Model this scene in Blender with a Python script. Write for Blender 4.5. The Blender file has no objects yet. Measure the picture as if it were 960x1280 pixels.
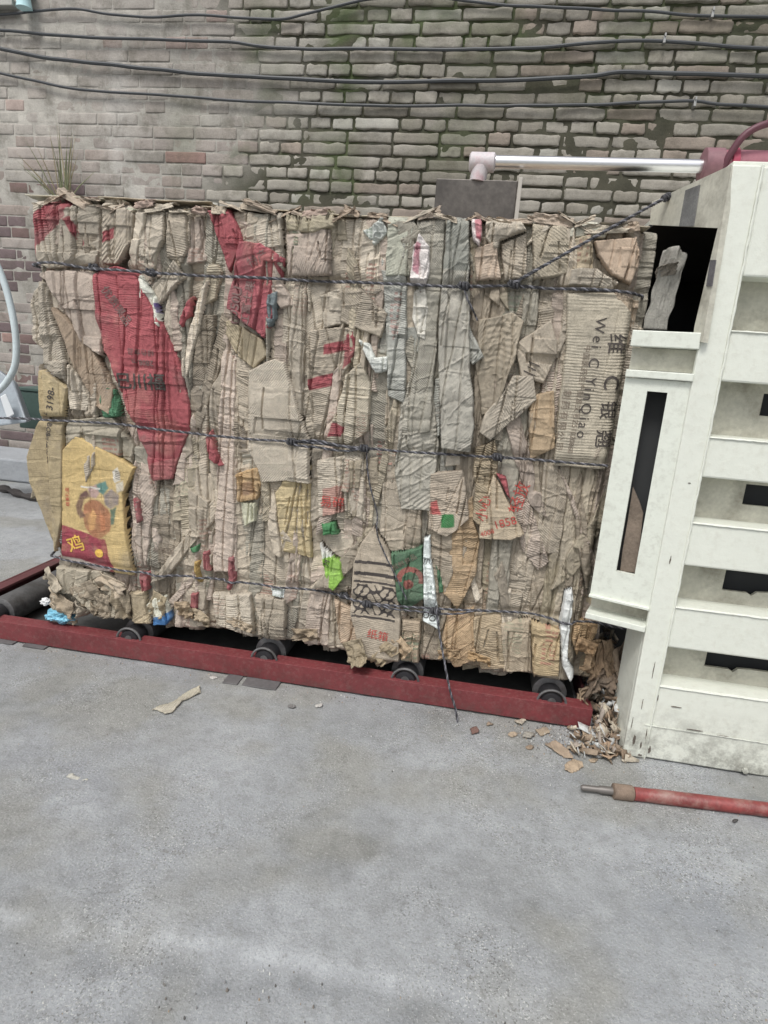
import bpy, bmesh, math, random
import numpy as np
from mathutils import Vector, Matrix, noise as mnoise
R = math.radians
random.seed(7); rng = np.random.default_rng(7)
S = bpy.context.scene
COL = S.collection

# ------------------------------------------------------------------ camera
FPX, YAW, PITCH, ROLL = 764.0, R(8.4), R(14.1), R(4.2)      # focal length in pixels of a 960x1280 frame
CAM = np.array([0.0, -1.5, 0.885])
def cam_axes():
    cy, sy = math.cos(YAW), math.sin(YAW)
    f = np.array([-sy, cy, 0.]); r = np.array([cy, sy, 0.]); u = np.array([0, 0, 1.])
    cp, sp = math.cos(PITCH), math.sin(PITCH)
    f2 = f*cp - u*sp; u2 = u*cp + f*sp
    cr, sr = math.cos(ROLL), math.sin(ROLL)
    return r*cr + u2*sr, -r*sr + u2*cr, f2
CR, CU, CF = cam_axes()
cam = bpy.data.cameras.new('camera'); camo = bpy.data.objects.new('camera', cam); COL.objects.link(camo)
cam.sensor_fit = 'VERTICAL'; cam.sensor_height = 36; cam.lens = FPX/1280*36
cam.clip_start = 0.02; cam.clip_end = 500
m = Matrix(((CR[0], CU[0], -CF[0], CAM[0]), (CR[1], CU[1], -CF[1], CAM[1]), (CR[2], CU[2], -CF[2], CAM[2]), (0, 0, 0, 1)))
camo.matrix_world = m
S.camera = camo

# ------------------------------------------------------------------ sky and sun (bright overcast)
W = bpy.data.worlds.new('World'); S.world = W; W.use_nodes = True
nt = W.node_tree; nt.nodes.clear()
wo = nt.nodes.new('ShaderNodeOutputWorld'); bg = nt.nodes.new('ShaderNodeBackground')
sk = nt.nodes.new('ShaderNodeTexSky'); sk.sky_type = 'NISHITA'; sk.sun_disc = False
sk.sun_elevation = R(58); sk.sun_rotation = R(200); sk.dust_density = 4; sk.air_density = 1.0; sk.ozone_density = 0.6
hs = nt.nodes.new('ShaderNodeHueSaturation'); hs.inputs['Saturation'].default_value = 0.38
nt.links.new(sk.outputs[0], hs.inputs['Color']); nt.links.new(hs.outputs[0], bg.inputs[0]); nt.links.new(bg.outputs[0], wo.inputs[0])
bg.inputs[1].default_value = 0.125
sl = bpy.data.lights.new('sun', 'SUN'); sl.energy = 1.4; sl.angle = R(15); sl.color = (1.0, .985, .96)
so = bpy.data.objects.new('sun', sl); COL.objects.link(so)
el, az = R(58), R(200)      # light comes from behind the camera, a little to the left
d = Vector((math.sin(az)*math.cos(el), math.cos(az)*math.cos(el), math.sin(el)))
so.rotation_euler = d.to_track_quat('Z', 'Y').to_euler()
S.view_settings.view_transform = 'Standard'; S.view_settings.look = 'None'; S.view_settings.gamma = 1
S.view_settings.exposure = 0.38
S.render.engine = 'CYCLES'

# ------------------------------------------------------------------ helpers
def ray(x, y): return CF + (x-480)/FPX*CR - (y-640)/FPX*CU
def P(x, y, Y=0.0):                      # photo point -> point on the upright plane at depth Y
    d = ray(x, y); return CAM + d*((Y-CAM[1])/d[1])
def G(x, y, Z=0.0):                      # photo point -> point on the level plane at height Z
    d = ray(x, y); return CAM + d*((Z-CAM[2])/d[2])
def lin(c):
    c = np.asarray(c, float)/255
    return tuple(np.where(c <= .04045, c/12.92, ((c+.055)/1.055)**2.4))
def alb(c, k=1.0): return tuple(min(.92, v*k) for v in lin(c))

def mat(name, base=(.5, .5, .5), rough=.7, metal=0., attr=False, mottle=0., mscale=8., bump=0., bscale=60., dirt=None, dirt_amt=0., dscale=4., grime_z=None, speck=False, stretch=None, spec=.5, vnoise=None):
    M = bpy.data.materials.new(name); M.use_nodes = True
    t = M.node_tree; b = t.nodes['Principled BSDF']; L = t.links.new
    b.inputs['Roughness'].default_value = rough; b.inputs['Metallic'].default_value = metal
    b.inputs['Specular IOR Level'].default_value = spec
    tc = t.nodes.new('ShaderNodeTexCoord'); vec = tc.outputs['Object']
    if stretch:
        mp = t.nodes.new('ShaderNodeMapping'); mp.inputs['Scale'].default_value = stretch
        L(vec, mp.inputs[0]); vec = mp.outputs[0]
    if attr:
        a = t.nodes.new('ShaderNodeAttribute'); a.attribute_name = 'Col'; col = a.outputs['Color']
    else:
        rgb = t.nodes.new('ShaderNodeRGB'); rgb.outputs[0].default_value = (*base, 1); col = rgb.outputs[0]
    def nz(scale, detail=6, rough_=.6):
        n = t.nodes.new('ShaderNodeTexNoise'); n.inputs['Scale'].default_value = scale
        n.inputs['Detail'].default_value = detail; n.inputs['Roughness'].default_value = rough_
        L(vec, n.inputs['Vector']); return n.outputs['Fac']
    def mr(x, a0, a1, b0, b1):
        n = t.nodes.new('ShaderNodeMapRange'); n.inputs[1].default_value = a0; n.inputs[2].default_value = a1
        n.inputs[3].default_value = b0; n.inputs[4].default_value = b1; L(x, n.inputs[0]); return n.outputs[0]
    def mix(fac, A, B, typ='MIX'):
        n = t.nodes.new('ShaderNodeMix'); n.data_type = 'RGBA'; n.blend_type = typ
        if isinstance(fac, float): n.inputs[0].default_value = fac
        else: L(fac, n.inputs[0])
        for s, v in ((6, A), (7, B)):
            if isinstance(v, tuple): n.inputs[s].default_value = (*v, 1)
            else: L(v, n.inputs[s])
        return n.outputs[2]
    if mottle:
        f = mr(nz(mscale), .3, .7, 1-mottle, 1+mottle)
        cmb = t.nodes.new('ShaderNodeCombineColor')
        for i in range(3): L(f, cmb.inputs[i])
        col = mix(1.0, col, cmb.outputs[0], 'MULTIPLY')
        f = mr(nz(mscale*9, 4), .3, .7, 1-mottle*.7, 1+mottle*.7)
        cmb = t.nodes.new('ShaderNodeCombineColor')
        for i in range(3): L(f, cmb.inputs[i])
        col = mix(1.0, col, cmb.outputs[0], 'MULTIPLY')
    if dirt:
        f = mr(nz(dscale, 8, .7), .5, .68, 0, dirt_amt)
        col = mix(f, col, dirt)
    if grime_z:      # splashed dirt that gathers low down on the paint: (z0, z1, colour, amount)
        z0, z1, gc, ga = grime_z
        sx = t.nodes.new('ShaderNodeSeparateXYZ'); g = t.nodes.new('ShaderNodeNewGeometry'); L(g.outputs['Position'], sx.inputs[0])
        f1 = mr(sx.outputs[2], z0, z1, 1, 0)
        f2 = mr(nz(25, 8, .75), .42, .62, 0, ga)
        mm = t.nodes.new('ShaderNodeMath'); mm.operation = 'MULTIPLY'; L(f1, mm.inputs[0]); L(f2, mm.inputs[1])
        col = mix(mm.outputs[0], col, gc)
    if speck:        # worn patches where the aggregate shows as dark and light grains
        msk = mr(nz(2.6, 8, .65), .47, .6, .35, 1)
        for sc_, lo, hi, cc_, am_ in ((260, .58, .64, lin((92, 92, 90)), .75), (330, .60, .66, lin((208, 208, 204)), .6), (75, .60, .68, lin((122, 122, 118)), .6)):
            mm = t.nodes.new('ShaderNodeMath'); mm.operation = 'MULTIPLY'; L(mr(nz(sc_, 2, .5), lo, hi, 0, am_), mm.inputs[0]); L(msk, mm.inputs[1]); col = mix(mm.outputs[0], col, cc_)
    L(col, b.inputs['Base Color'])
    if bump:
        bp = t.nodes.new('ShaderNodeBump'); bp.inputs['Strength'].default_value = 1; bp.inputs['Distance'].default_value = bump
        L(nz(bscale, 6, .65), bp.inputs['Height']); L(bp.outputs[0], b.inputs['Normal'])
    return M

def tag(o, label=None, cat=None, group=None, kind=None):
    if label: o['label'] = label
    if cat: o['category'] = cat
    if group: o['group'] = group
    if kind: o['kind'] = kind
    return o
def empty(name, loc=(0, 0, 0)):
    o = bpy.data.objects.new(name, None); o.empty_display_size = .1; o.location = loc; COL.objects.link(o); return o
def link(name, me, m=None, parent=None, smooth=False):
    if m: me.materials.append(m)
    o = bpy.data.objects.new(name, me); COL.objects.link(o)
    if parent:
        o.parent = parent
        bpy.context.view_layer.update()
        o.matrix_parent_inverse = parent.matrix_world.inverted()
    if smooth: me.polygons.foreach_set('use_smooth', [True]*len(me.polygons))
    return o
def from_np(V, F, C=None, extra=None):
    me = bpy.data.meshes.new('m')
    V = np.ascontiguousarray(V, np.float32); F = np.ascontiguousarray(F, np.int32); k = F.shape[1]
    me.vertices.add(len(V)); me.vertices.foreach_set('co', V.ravel())
    me.loops.add(F.size); me.loops.foreach_set('vertex_index', F.ravel())
    me.polygons.add(len(F)); me.polygons.foreach_set('loop_start', np.arange(0, F.size, k, dtype=np.int32))
    me.update(calc_edges=True)
    if C is not None:
        a = me.color_attributes.new('Col', 'FLOAT_COLOR', 'POINT')
        a.data.foreach_set('color', np.concatenate([C, np.ones((len(C), 1))], 1).astype(np.float32).ravel())
    for n, v in (extra or {}).items():
        a = me.attributes.new(n, 'FLOAT', 'POINT'); a.data.foreach_set('value', v.astype(np.float32))
    return me
class MB:
    def __init__(s): s.bm = bmesh.new()
    def box(s, x0, x1, y0, y1, z0, z1, bev=0.):
        r = bmesh.ops.create_cube(s.bm, size=1)
        vs = r['verts']
        for v in vs: v.co = Vector(((x0+x1)/2+v.co.x*(x1-x0), (y0+y1)/2+v.co.y*(y1-y0), (z0+z1)/2+v.co.z*(z1-z0)))
        if bev:
            es = {e for v in vs for e in v.link_edges}
            bmesh.ops.bevel(s.bm, geom=list(es), offset=bev, segments=2, affect='EDGES', profile=.5)
        return s
    def prism(s, pts, a, b, axis='y'):         # polygon in two axes, extruded along the third
        def mk(p, t): return {'y': (p[0], t, p[1]), 'x': (t, p[0], p[1]), 'z': (p[0], p[1], t)}[axis]
        A = [s.bm.verts.new(mk(p, a)) for p in pts]; B = [s.bm.verts.new(mk(p, b)) for p in pts]
        s.bm.faces.new(A); s.bm.faces.new(B[::-1]); n = len(pts)
        for i in range(n): s.bm.faces.new((A[i], B[i], B[(i+1) % n], A[(i+1) % n]))
        return s
    def hexa(s, A, B):                         # two quads joined
        A = [s.bm.verts.new(tuple(p)) for p in A]; B = [s.bm.verts.new(tuple(p)) for p in B]
        s.bm.faces.new(A); s.bm.faces.new(B[::-1])
        for i in range(len(A)): s.bm.faces.new((A[i], B[i], B[(i+1) % len(A)], A[(i+1) % len(A)]))
        return s
    def tube(s, pts, r, n=8, caps=True):
        pts = [Vector(tuple(p)) for p in pts]; rings = []
        up = Vector((0, 0, 1)); prev = None
        for i, p in enumerate(pts):
            t = (pts[min(i+1, len(pts)-1)]-pts[max(i-1, 0)]).normalized()
            if prev is None:
                a = t.cross(up if abs(t.z) < .9 else Vector((1, 0, 0))).normalized()
            else: a = (prev-t*prev.dot(t)).normalized()
            prev = a; b = t.cross(a); rr = r[i] if hasattr(r, '__len__') else r
            rings.append([s.bm.verts.new(p+(a*math.cos(q)+b*math.sin(q))*rr) for q in [2*math.pi*k/n for k in range(n)]])
        for A, B in zip(rings, rings[1:]):
            for k in range(n): s.bm.faces.new((A[k], A[(k+1) % n], B[(k+1) % n], B[k]))
        if caps: s.bm.faces.new(rings[0][::-1]); s.bm.faces.new(rings[-1])
        return s
    def build(s, name, m, parent=None, smooth=False, bev=0.):
        bmesh.ops.recalc_face_normals(s.bm, faces=s.bm.faces)
        if bev: bmesh.ops.bevel(s.bm, geom=[e for e in s.bm.edges if e.calc_face_angle(0) > .5], offset=bev, segments=2, affect='EDGES', profile=.5)
        me = bpy.data.meshes.new(name); s.bm.to_mesh(me); s.bm.free()
        o = link(name, me, m, parent, smooth)
        if smooth:
            me.set_sharp_from_angle(angle=R(40))
        return o
def spline(pts, n=10):
    pts = [np.array(p, float) for p in pts]; out = []
    Q = [2*pts[0]-pts[1]]+pts+[2*pts[-1]-pts[-2]]
    for i in range(1, len(Q)-2):
        for k in range(n):
            t = k/n; a, b, c, e = Q[i-1:i+3]
            out.append(.5*((2*b)+(-a+c)*t+(2*a-5*b+4*c-e)*t*t+(-a+3*b-3*c+e)*t**3))
    out.append(pts[-1]); return out
# numpy value noise
def hsh(ix, iy, s):
    h = (ix.astype(np.int64)*374761393 + iy.astype(np.int64)*668265263 + s*1442695041) & 0xffffffff
    h = ((h ^ (h >> 13))*1274126177) & 0xffffffff
    return ((h ^ (h >> 16)) & 0xffff)/65535.*2-1
def vn(x, y, s=0):
    ix = np.floor(x); iy = np.floor(y); fx = x-ix; fy = y-iy
    fx = fx*fx*(3-2*fx); fy = fy*fy*(3-2*fy)
    a = hsh(ix, iy, s); b = hsh(ix+1, iy, s); c = hsh(ix, iy+1, s); d_ = hsh(ix+1, iy+1, s)
    return (a*(1-fx)+b*fx)*(1-fy)+(c*(1-fx)+d_*fx)*fy
def fbm(x, y, s=0, o=4):
    r = 0; a = .5
    for i in range(o): r = r+a*vn(x*2**i+i*7.3, y*2**i-i*3.1, s+i*17); a *= .5
    return r
def poly_sd(px, pz, poly):               # signed distance, positive inside
    n = len(poly); d2 = np.full(px.shape, 1e9); ins = np.zeros(px.shape, bool)
    for i in range(n):
        ax, az = poly[i]; bx, bz = poly[(i+1) % n]
        ex, ez = bx-ax, bz-az; wx, wz = px-ax, pz-az
        t = np.clip((wx*ex+wz*ez)/(ex*ex+ez*ez+1e-12), 0, 1)
        d2 = np.minimum(d2, (wx-ex*t)**2+(wz-ez*t)**2)
        c = (az > pz) != (bz > pz)
        ins ^= c & (px < (bx-ax)*(pz-az)/(bz-az+1e-12)+ax)
    dd = np.sqrt(d2); return np.where(ins, dd, -dd)

# ------------------------------------------------------------------ ground
def axis(lo, hi, d0, d1, st, far=10):
    a = list(np.arange(d0, d1, st)); x = d0; s = st
    L = []
    while x > lo: s *= 1.35; x -= s; L.append(x)
    x = a[-1]; s = st; H = []
    while x < hi: s *= 1.35; x += s; H.append(x)
    return np.array(L[::-1]+a+H)
gx = axis(-60, 60, -2.6, 1.6, .012); gy = axis(-60, 60, -1.3, 1.2, .012)
XX, YY = np.meshgrid(gx, gy)
ridge = [G(*p)[:2] for p in ((-60, 1140), (0, 1153), (60, 1160), (110, 1172), (180, 1180), (260, 1190), (330, 1208), (420, 1222), (520, 1240))]
def seg_d(X, Y, pts):
    dm = np.full(X.shape, 9.); sd = np.zeros(X.shape)
    for a, b in zip(pts, pts[1:]):
        ex, ey = b-a; t = np.clip(((X-a[0])*ex+(Y-a[1])*ey)/(ex*ex+ey*ey), 0, 1)
        dx, dy = X-a[0]-ex*t, Y-a[1]-ey*t; q = np.hypot(dx, dy)
        s = np.sign(ex*dy-ey*dx); m_ = q < dm; dm = np.where(m_, q, dm); sd = np.where(m_, q*s, sd)
    return sd
wx = XX+.02*fbm(XX*9, YY*9, 3); wy = YY+.03*fbm(XX*9+5, YY*9, 4)
sd = seg_d(wx, wy, ridge)
near = np.exp(-(np.hypot(XX, YY)/3.)**4)
Z = near*(.004*fbm(XX*2.2, YY*2.2, 5)+.0022*fbm(XX*14, YY*14, 6)+.0014*fbm(XX*45, YY*45, 8, 2))
Z += near*.010*(1/(1+np.exp(-sd/.004)))*np.exp(-np.maximum(sd, 0)/.25)     # worn edge of the screed layer
rough_patch = np.clip(fbm(XX*3, YY*3, 21)*2.2-.15, 0, 1)
Z += near*rough_patch*.0030*vn(XX*70, YY*70, 9)
c0 = np.array(lin((168, 170, 172))); cd = np.array(lin((128, 129, 128))); cl = np.array(lin((192, 194, 196))); cb = np.array(lin((154, 152, 143)))
f1 = (np.clip(fbm(XX*1.6, YY*1.6, 31)*1.5+.3, 0, 1)*.7)[..., None]; f2 = np.clip(fbm(XX*6, YY*9, 33)*1.8+.3, 0, 1)[..., None]
f3 = np.clip(fbm(XX*5+9, YY*6, 35, 6)*3.2-.1, 0, 1)[..., None]
C = c0*(1-f1*.75)+cd*f1*.75; C = C*(1-.35*f2)+cl*.35*f2; C = C*(1-.6*f3)+cb*.6*f3
C = C*(1-.35*rough_patch[..., None])+cd*.9*.35*rough_patch[..., None]
e = (np.exp(-((sd-.006)/.010)**2)*np.clip(fbm(XX*26, YY*40, 37)*3+.3, 0, 1))[..., None]
C = C*(1-.6*e)+cl*.6*e
e = (np.exp(-((sd+.03)/.018)**2)*np.clip(fbm(XX*16, YY*16, 39)*2+.3, 0, 1))[..., None]; C = C*(1-.5*e)+np.array(lin((108, 110, 112)))*.5*e
for (px, py, r, amt, cc) in ((465, 1090, .09, .45, (110, 110, 108)), (860, 1130, .12, .3, (122, 128, 140)), (110, 950, .16, .3, (135, 138, 148)), (415, 1040, .1, .3, (120, 120, 116)), (200, 915, .1, .35, (150, 148, 140)), (640, 1120, .12, .35, (120, 120, 118))):
    q = G(px, py); s = np.exp(-(((XX-q[0])**2+(YY-q[1])**2)/r**2))*np.clip(fbm(XX*18, YY*18, 50)*2+.5, 0, 1)*amt
    C = C*(1-s[..., None])+np.array(lin(cc))*s[..., None]
# tyre and foot scuffs: short dark strokes
sc = np.clip(fbm(XX*5+YY*2, YY*26-XX*6, 61)*3-1.15, 0, 1)[..., None]*.2
C = C*(1-sc)+np.array(lin((105, 106, 108)))*sc
ny, nx = XX.shape; idx = np.arange(nx*ny).reshape(ny, nx)
F = np.stack([idx[:-1, :-1], idx[:-1, 1:], idx[1:, 1:], idx[1:, :-1]], -1).reshape(-1, 4)
M_ground = mat('concrete', attr=True, rough=.9, mottle=.09, mscale=24, bump=.0030, bscale=170, dirt=lin((104, 105, 102)), dirt_amt=.35, dscale=30, speck=True, spec=.3)
g = link('ground', from_np(np.stack([XX, YY, Z], -1).reshape(-1, 3), F, C.reshape(-1, 3)*.80*np.array([.985, 1., 1.0])), M_ground, smooth=True)
tag(g, kind='structure')

# ------------------------------------------------------------------ brick wall
WY = 2.1
V = []; Fq = []; Cc = []
def wallzone(x, z):       # 0 = sound pointing (left), 1 = eroded joints (right)
    t = (x+1.75+.25*math.sin(z*5)+.35*mnoise.noise((x*1.3, z*1.3, 1)))/.5
    return max(0, min(1, t))
course = .0625; z = .0; row = 0; bx = 0
rr = random.Random(3)
gridu = [0, .035, .2, .4, .6, .8, .965, 1]; gridw = [0, .09, .36, .64, .91, 1]
while z < 3.7:
    x = -7-rr.random()*.2; header = row % 2
    while x < 4.2:
        L = .115 if (rr.random() < (.75 if header else .25)) else .24
        zc = z+.0265; e = wallzone(x, zc)
        j = .007+e*(.003+.007*rr.random())
        x0, x1 = x+j/2, x+L+.01-j/2
        z0 = z+e*rr.uniform(0, .004); z1 = z+.0555-e*rr.uniform(0, .006)
        out = rr.uniform(-.002, .003)*(1+2*e)
        if e > .5 and rr.random() < .08: out += .006
        n0 = len(V); rnd = .002+.009*e*rr.random()
        for b_, w in enumerate(gridw):
            for a_, u in enumerate(gridu):
                px = x0+(x1-x0)*u; pz = z0+(z1-z0)*w
                edge = (u in (0, 1))+(w in (0, 1))
                if edge == 2: px += (.5-u)*rnd*1.4; pz += (.5-w)*rnd*1.2
                y = WY-out+(0 if edge == 0 else .0012+.0012*e if edge == 1 else .0022+.003*e)
                k = .0012+.0034*e
                y += k*mnoise.noise((px*22, pz*22, row*.1)); px += k*(1.1 if edge else .4)*mnoise.noise((px*38, pz*38, 5.)); pz += k*(1.9 if edge else .3)*mnoise.noise((px*55, pz*55, 9.))
                V.append((px, y-.004, pz))
        nu, nw = len(gridu), len(gridw)
        for b_ in range(nw-1):
            for a_ in range(nu-1):
                i = n0+b_*nu+a_; Fq.append((i, i+1, i+nu+1, i+nu))
        ring = [n0+a_ for a_ in range(nu)]+[n0+b_*nu+nu-1 for b_ in range(1, nw)]+[n0+(nw-1)*nu+a_ for a_ in range(nu-2, -1, -1)]+[n0+b_*nu for b_ in range(nw-2, 0, -1)]
        n1 = len(V)
        for i in ring: V.append((V[i][0], WY+.03, V[i][2]))
        m_ = len(ring)
        for i in range(m_): Fq.append((ring[i], n1+i, n1+(i+1) % m_, ring[(i+1) % m_]))
        q = rr.random()
        if e > .5: base = (160, 154, 147) if q < .62 else (142, 136, 128) if q < .8 else (152, 140, 132) if q < .95 else (176, 172, 166)
        else: base = (156, 147, 143) if q < .5 else (148, 137, 132) if q < .78 else (150, 124, 119) if q < .84 else (162, 156, 151)
        if x < -2.0 and zc < 1.9:      # unweathered red brick low on the left
            if rr.random() < .5*min(1, (1.9-zc)/.4): base = (124, 104, 102) if rr.random() < .6 else (112, 98, 100)
        if zc > 2.75 and x > -.6 and rr.random() < .08: base = (165, 118, 102)
        v = rr.uniform(.88, 1.12); c = np.array(lin(base))*v
        if x < -.9 and zc > 2.0: c = c*.6+np.array(lin((172, 168, 163)))*.4  # haze over the upper left, put into the brick colour as paleness
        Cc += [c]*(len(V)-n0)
        x += L+.01
    z += course; row += 1
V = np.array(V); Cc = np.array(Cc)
# mortar bed
mx = np.arange(-7.2, 4.4, .018); mz = np.arange(-.02, 3.75, .018)
MX, MZ = np.meshgrid(mx, mz)
ez = np.clip((MX+1.75+.25*np.sin(MZ*5))/.5, 0, 1)
MYv = WY-.0030+.0062*ez+.010*fbm(MX*10, MZ*10, 71)*(.25+ez)
cm = np.array(lin((166, 161, 156)))*(1-ez[..., None])+np.array(lin((78, 76, 66)))*ez[..., None]
cm = cm*(1+.3*fbm(MX*9, MZ*9, 73)[..., None])
n0 = len(V); mny, mnx = MX.shape; idx = np.arange(mnx*mny).reshape(mny, mnx)+n0
V = np.concatenate([V, np.stack([MX, MYv, MZ], -1).reshape(-1, 3)]); Cc = np.concatenate([Cc, cm.reshape(-1, 3)])
Fq = np.concatenate([np.array(Fq), np.stack([idx[:-1, :-1], idx[:-1, 1:], idx[1:, 1:], idx[1:, :-1]], -1).reshape(-1, 4)])
# moss and lime bloom have places of their own on the wall
x_, z_ = V[:, 0], V[:, 2]
pitv = np.clip((V[:, 1]-WY+.004)/.012, 0, 1)
moss = np.zeros(len(V))
for (px, py, rx, rz, a) in ((430, 60, .10, .30, .9), (330, 60, .12, .35, .6), (330, 190, .2, .14, .75), (230, 170, .1, .25, .35), (420, 215, .18, .2, .7), (600, 30, .5, .18, .55), (520, 30, .3, .2, .5), (760, 30, .5, .25, .45), (700, 130, .6, .1, .3), (560, 160, .3, .2, .35), (900, 60, .3, .3, .3)):
    q = P(px, py, WY); moss = np.maximum(moss, a*np.exp(-((x_-q[0])/rx)**2-((z_-q[2])/rz)**2))
nz1 = np.clip(fbm(x_*7, z_*7, 81)*2.2+.65, 0, 1)
mo = np.clip(moss*nz1*(.6+1.2*pitv)*1.25, 0, .9)[:, None]
Cc = Cc*(1-mo)+np.array(lin((82, 94, 62)))*mo
q = P(150, 190, WY); lime = np.exp(-((x_-q[0])/.09)**2)*np.exp(-((z_-q[2])/.55)**2)*np.clip(fbm(x_*9, z_*6, 91)*1.8+.6, 0, 1)
q = P(475, 150, WY); lime += .6*np.exp(-((x_-q[0])/.06)**2)*np.exp(-((z_-q[2])/.4)**2)*np.clip(fbm(x_*9, z_*6, 93)*1.8+.6, 0, 1)
lime = np.clip(lime*.5, 0, .6)[:, None]; Cc = Cc*(1-lime)+np.array(lin((196, 192, 190)))*lime
M_brick = mat('weathered_brick', attr=True, rough=.9, mottle=.13, mscale=18, bump=.003, bscale=90, dirt=lin((88, 84, 72)), dirt_amt=.55, dscale=8, spec=.25)
wl = link('brick_wall', from_np(V, Fq, Cc*(.86+.20*fbm(x_*1.1, z_*1.3, 97)+.10*np.clip((-.9-x_)/1., 0, 1))[:, None]*np.array([.98, 1., .96])*1.04), M_brick)  # left end lightened a little more for the haze
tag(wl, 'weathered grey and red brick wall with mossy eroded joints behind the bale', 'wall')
# low ledge at the wall foot, far left
M_ledge = mat('ledge_concrete', lin((150, 154, 158)), .9, mottle=.1, mscale=6, bump=.003, bscale=40)
led = MB(); led.box(-7, -1.2, 1.72, WY-.012, .002, .14, .012); o = led.build('concrete_ledge', M_ledge)
tag(o, 'low pale concrete ledge running along the foot of the brick wall', 'ledge')

# ------------------------------------------------------------------ cables on the wall
M_cable = mat('cable_rubber', (.05, .055, .06), .55)
cables = [
 ('thin dark cable on the brick wall, uppermost, sagging down from the picture top', [(-60, 22), (35, 15), (90, 11), (135, 17), (185, 21), (240, 19), (300, 22), (350, 24), (380, 18), (430, 5), (470, -3), (530, -6), (580, 1), (630, 6), (730, 11), (825, 15), (890, 20), (1020, 23)], .007),
 ('dark cable on the brick wall, second from the top', [(-60, 34), (0, 38), (100, 46), (200, 50), (280, 52), (320, 57), (375, 61), (480, 61), (580, 62), (680, 59), (760, 52), (830, 51), (905, 57), (1020, 64)], .0085),
 ('thick dark cable on the brick wall, third from the top', [(-60, 52), (0, 61), (65, 73), (150, 82), (250, 92), (320, 96), (400, 100), (480, 102), (580, 101), (680, 99), (740, 95), (780, 90), (855, 92), (1020, 97)], .0105),
 ('dark cable on the brick wall, lowest of the four', [(-60, 80), (0, 91), (40, 100), (100, 112), (200, 118), (280, 125), (360, 128), (480, 132), (580, 132), (655, 132), (730, 131), (855, 126), (905, 131), (1020, 137)], .0075)]
for lab, pts, r in cables:
    sp = spline([P(x, y, WY-.028) for x, y in pts], 8)
    sp = [p+np.array([0, .006*mnoise.noise((p[0]*3, 1, r*900)), .004*mnoise.noise((p[0]*5, 2, r*900))]) for p in sp]
    o = MB().tube(sp, r, 8).build('wall_cable', M_cable, smooth=True)
    tag(o, lab, 'cable', 'cables strung along the brick wall')
M_steel0 = mat('clip_steel', (.35, .35, .34), .5, .6)
for (x, y, lab) in ((890, 19, 'small metal clip holding the uppermost wall cable at the right'), (830, 51, 'small metal clip holding the second wall cable above the piston rod'), (868, 130, 'small metal clip holding the lowest wall cable near the red hose')):
    q = P(x, y, WY-.028); b = MB()
    b.box(q[0]-.006, q[0]+.006, q[1]-.014, WY-.003, q[2]-.014, q[2]+.014, .002); b.box(q[0]-.004, q[0]+.004, q[1]-.02, q[1]+.01, q[2]+.012, q[2]+.026, .001)
    tag(b.build('cable_clip', M_steel0), lab, 'clip', 'clips on the wall cables')
M_ins = mat('insulator_glaze', lin((190, 226, 230)), .25)
q = P(29, -12, WY-.06); b = MB()
b.tube([(q[0], q[1]+.05, q[2]), (q[0], q[1], q[2])], .02, 10)
b.tube([(q[0], q[1], q[2]+.06), (q[0], q[1], q[2]+.02), (q[0], q[1], q[2]-.03), (q[0], q[1], q[2]-.085)], [.03, .045, .034, .042], 12)
tag(b.build('insulator', M_ins, smooth=True), 'pale blue glazed insulator on the wall above the cables at the top left corner', 'insulator')
M_whitepaint = mat('bracket_paint', lin((165, 165, 158)), .6, mottle=.1)
q = P(8, 5, WY-.04); b = MB(); b.box(q[0]-.35, q[0]+.05, q[1]-.02, WY-.01, q[2]-.015, q[2]+.02, .004)
tag(b.build('wall_bracket', M_whitepaint), 'grey metal arm reaching in along the wall beside the pale blue insulator', 'bracket')

# ------------------------------------------------------------------ bale
BX0, BX1, BZ0, BZ1, BD = -1.165, .305, .090, 1.205, 1.08
st = .0016
ax0, ax1, az0, az1 = -1.27, .36, .03, 1.26
ux = np.arange(ax0, ax1, st); uz = np.arange(az0, az1, st)
UX, UZ = np.meshgrid(ux, uz); NZ, NX = UX.shape
def PX(poly): return [(lambda q: (q[0], q[2]))(P(x, y, 0)) for x, y in poly]
WXn = UX+.0045*fbm(UX*22, UZ*22, 101)+.006*fbm(UX*6, UZ*4, 103); WZn = UZ+.0045*fbm(UX*22+40, UZ*22, 105)+.006*fbm(UX*6, UZ*6, 107)
WR1 = fbm(UX*38, UZ*9, 111)          # upright creases
WR2 = fbm(UX*16, UZ*16, 113)
WR3 = 1-np.abs(vn(UX*26+4*WR2, UZ*11+3*WR2, 115))*2      # sharp ridges
sheets = []
T, TL, TD, GR, YT, PK = (170, 154, 136), (180, 165, 148), (150, 134, 116), (156, 147, 133), (172, 153, 122), (174, 154, 141)
def sheet(name, poly, col, h, ang=None, corr=.6, pil=.010, w=.006, tilt=None, wr=1.0, paint=(), label=None, px=True, curl=0, period=.0056, stiff=False):
    if stiff: pil = .004; tilt = (0, 0)
    if label and not stiff: h += .004
    sheets.append(dict(name=name, poly=PX(poly) if px else poly, col=col, h=h, ang=rng.normal(0, .25) if ang is None else ang, corr=corr, pil=pil, w=w,
        tilt=tilt if tilt is not None else (rng.normal(0, .05), rng.normal(0, .015)), wr=wr, paint=paint, label=label, curl=curl, period=period, stiff=stiff))
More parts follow.
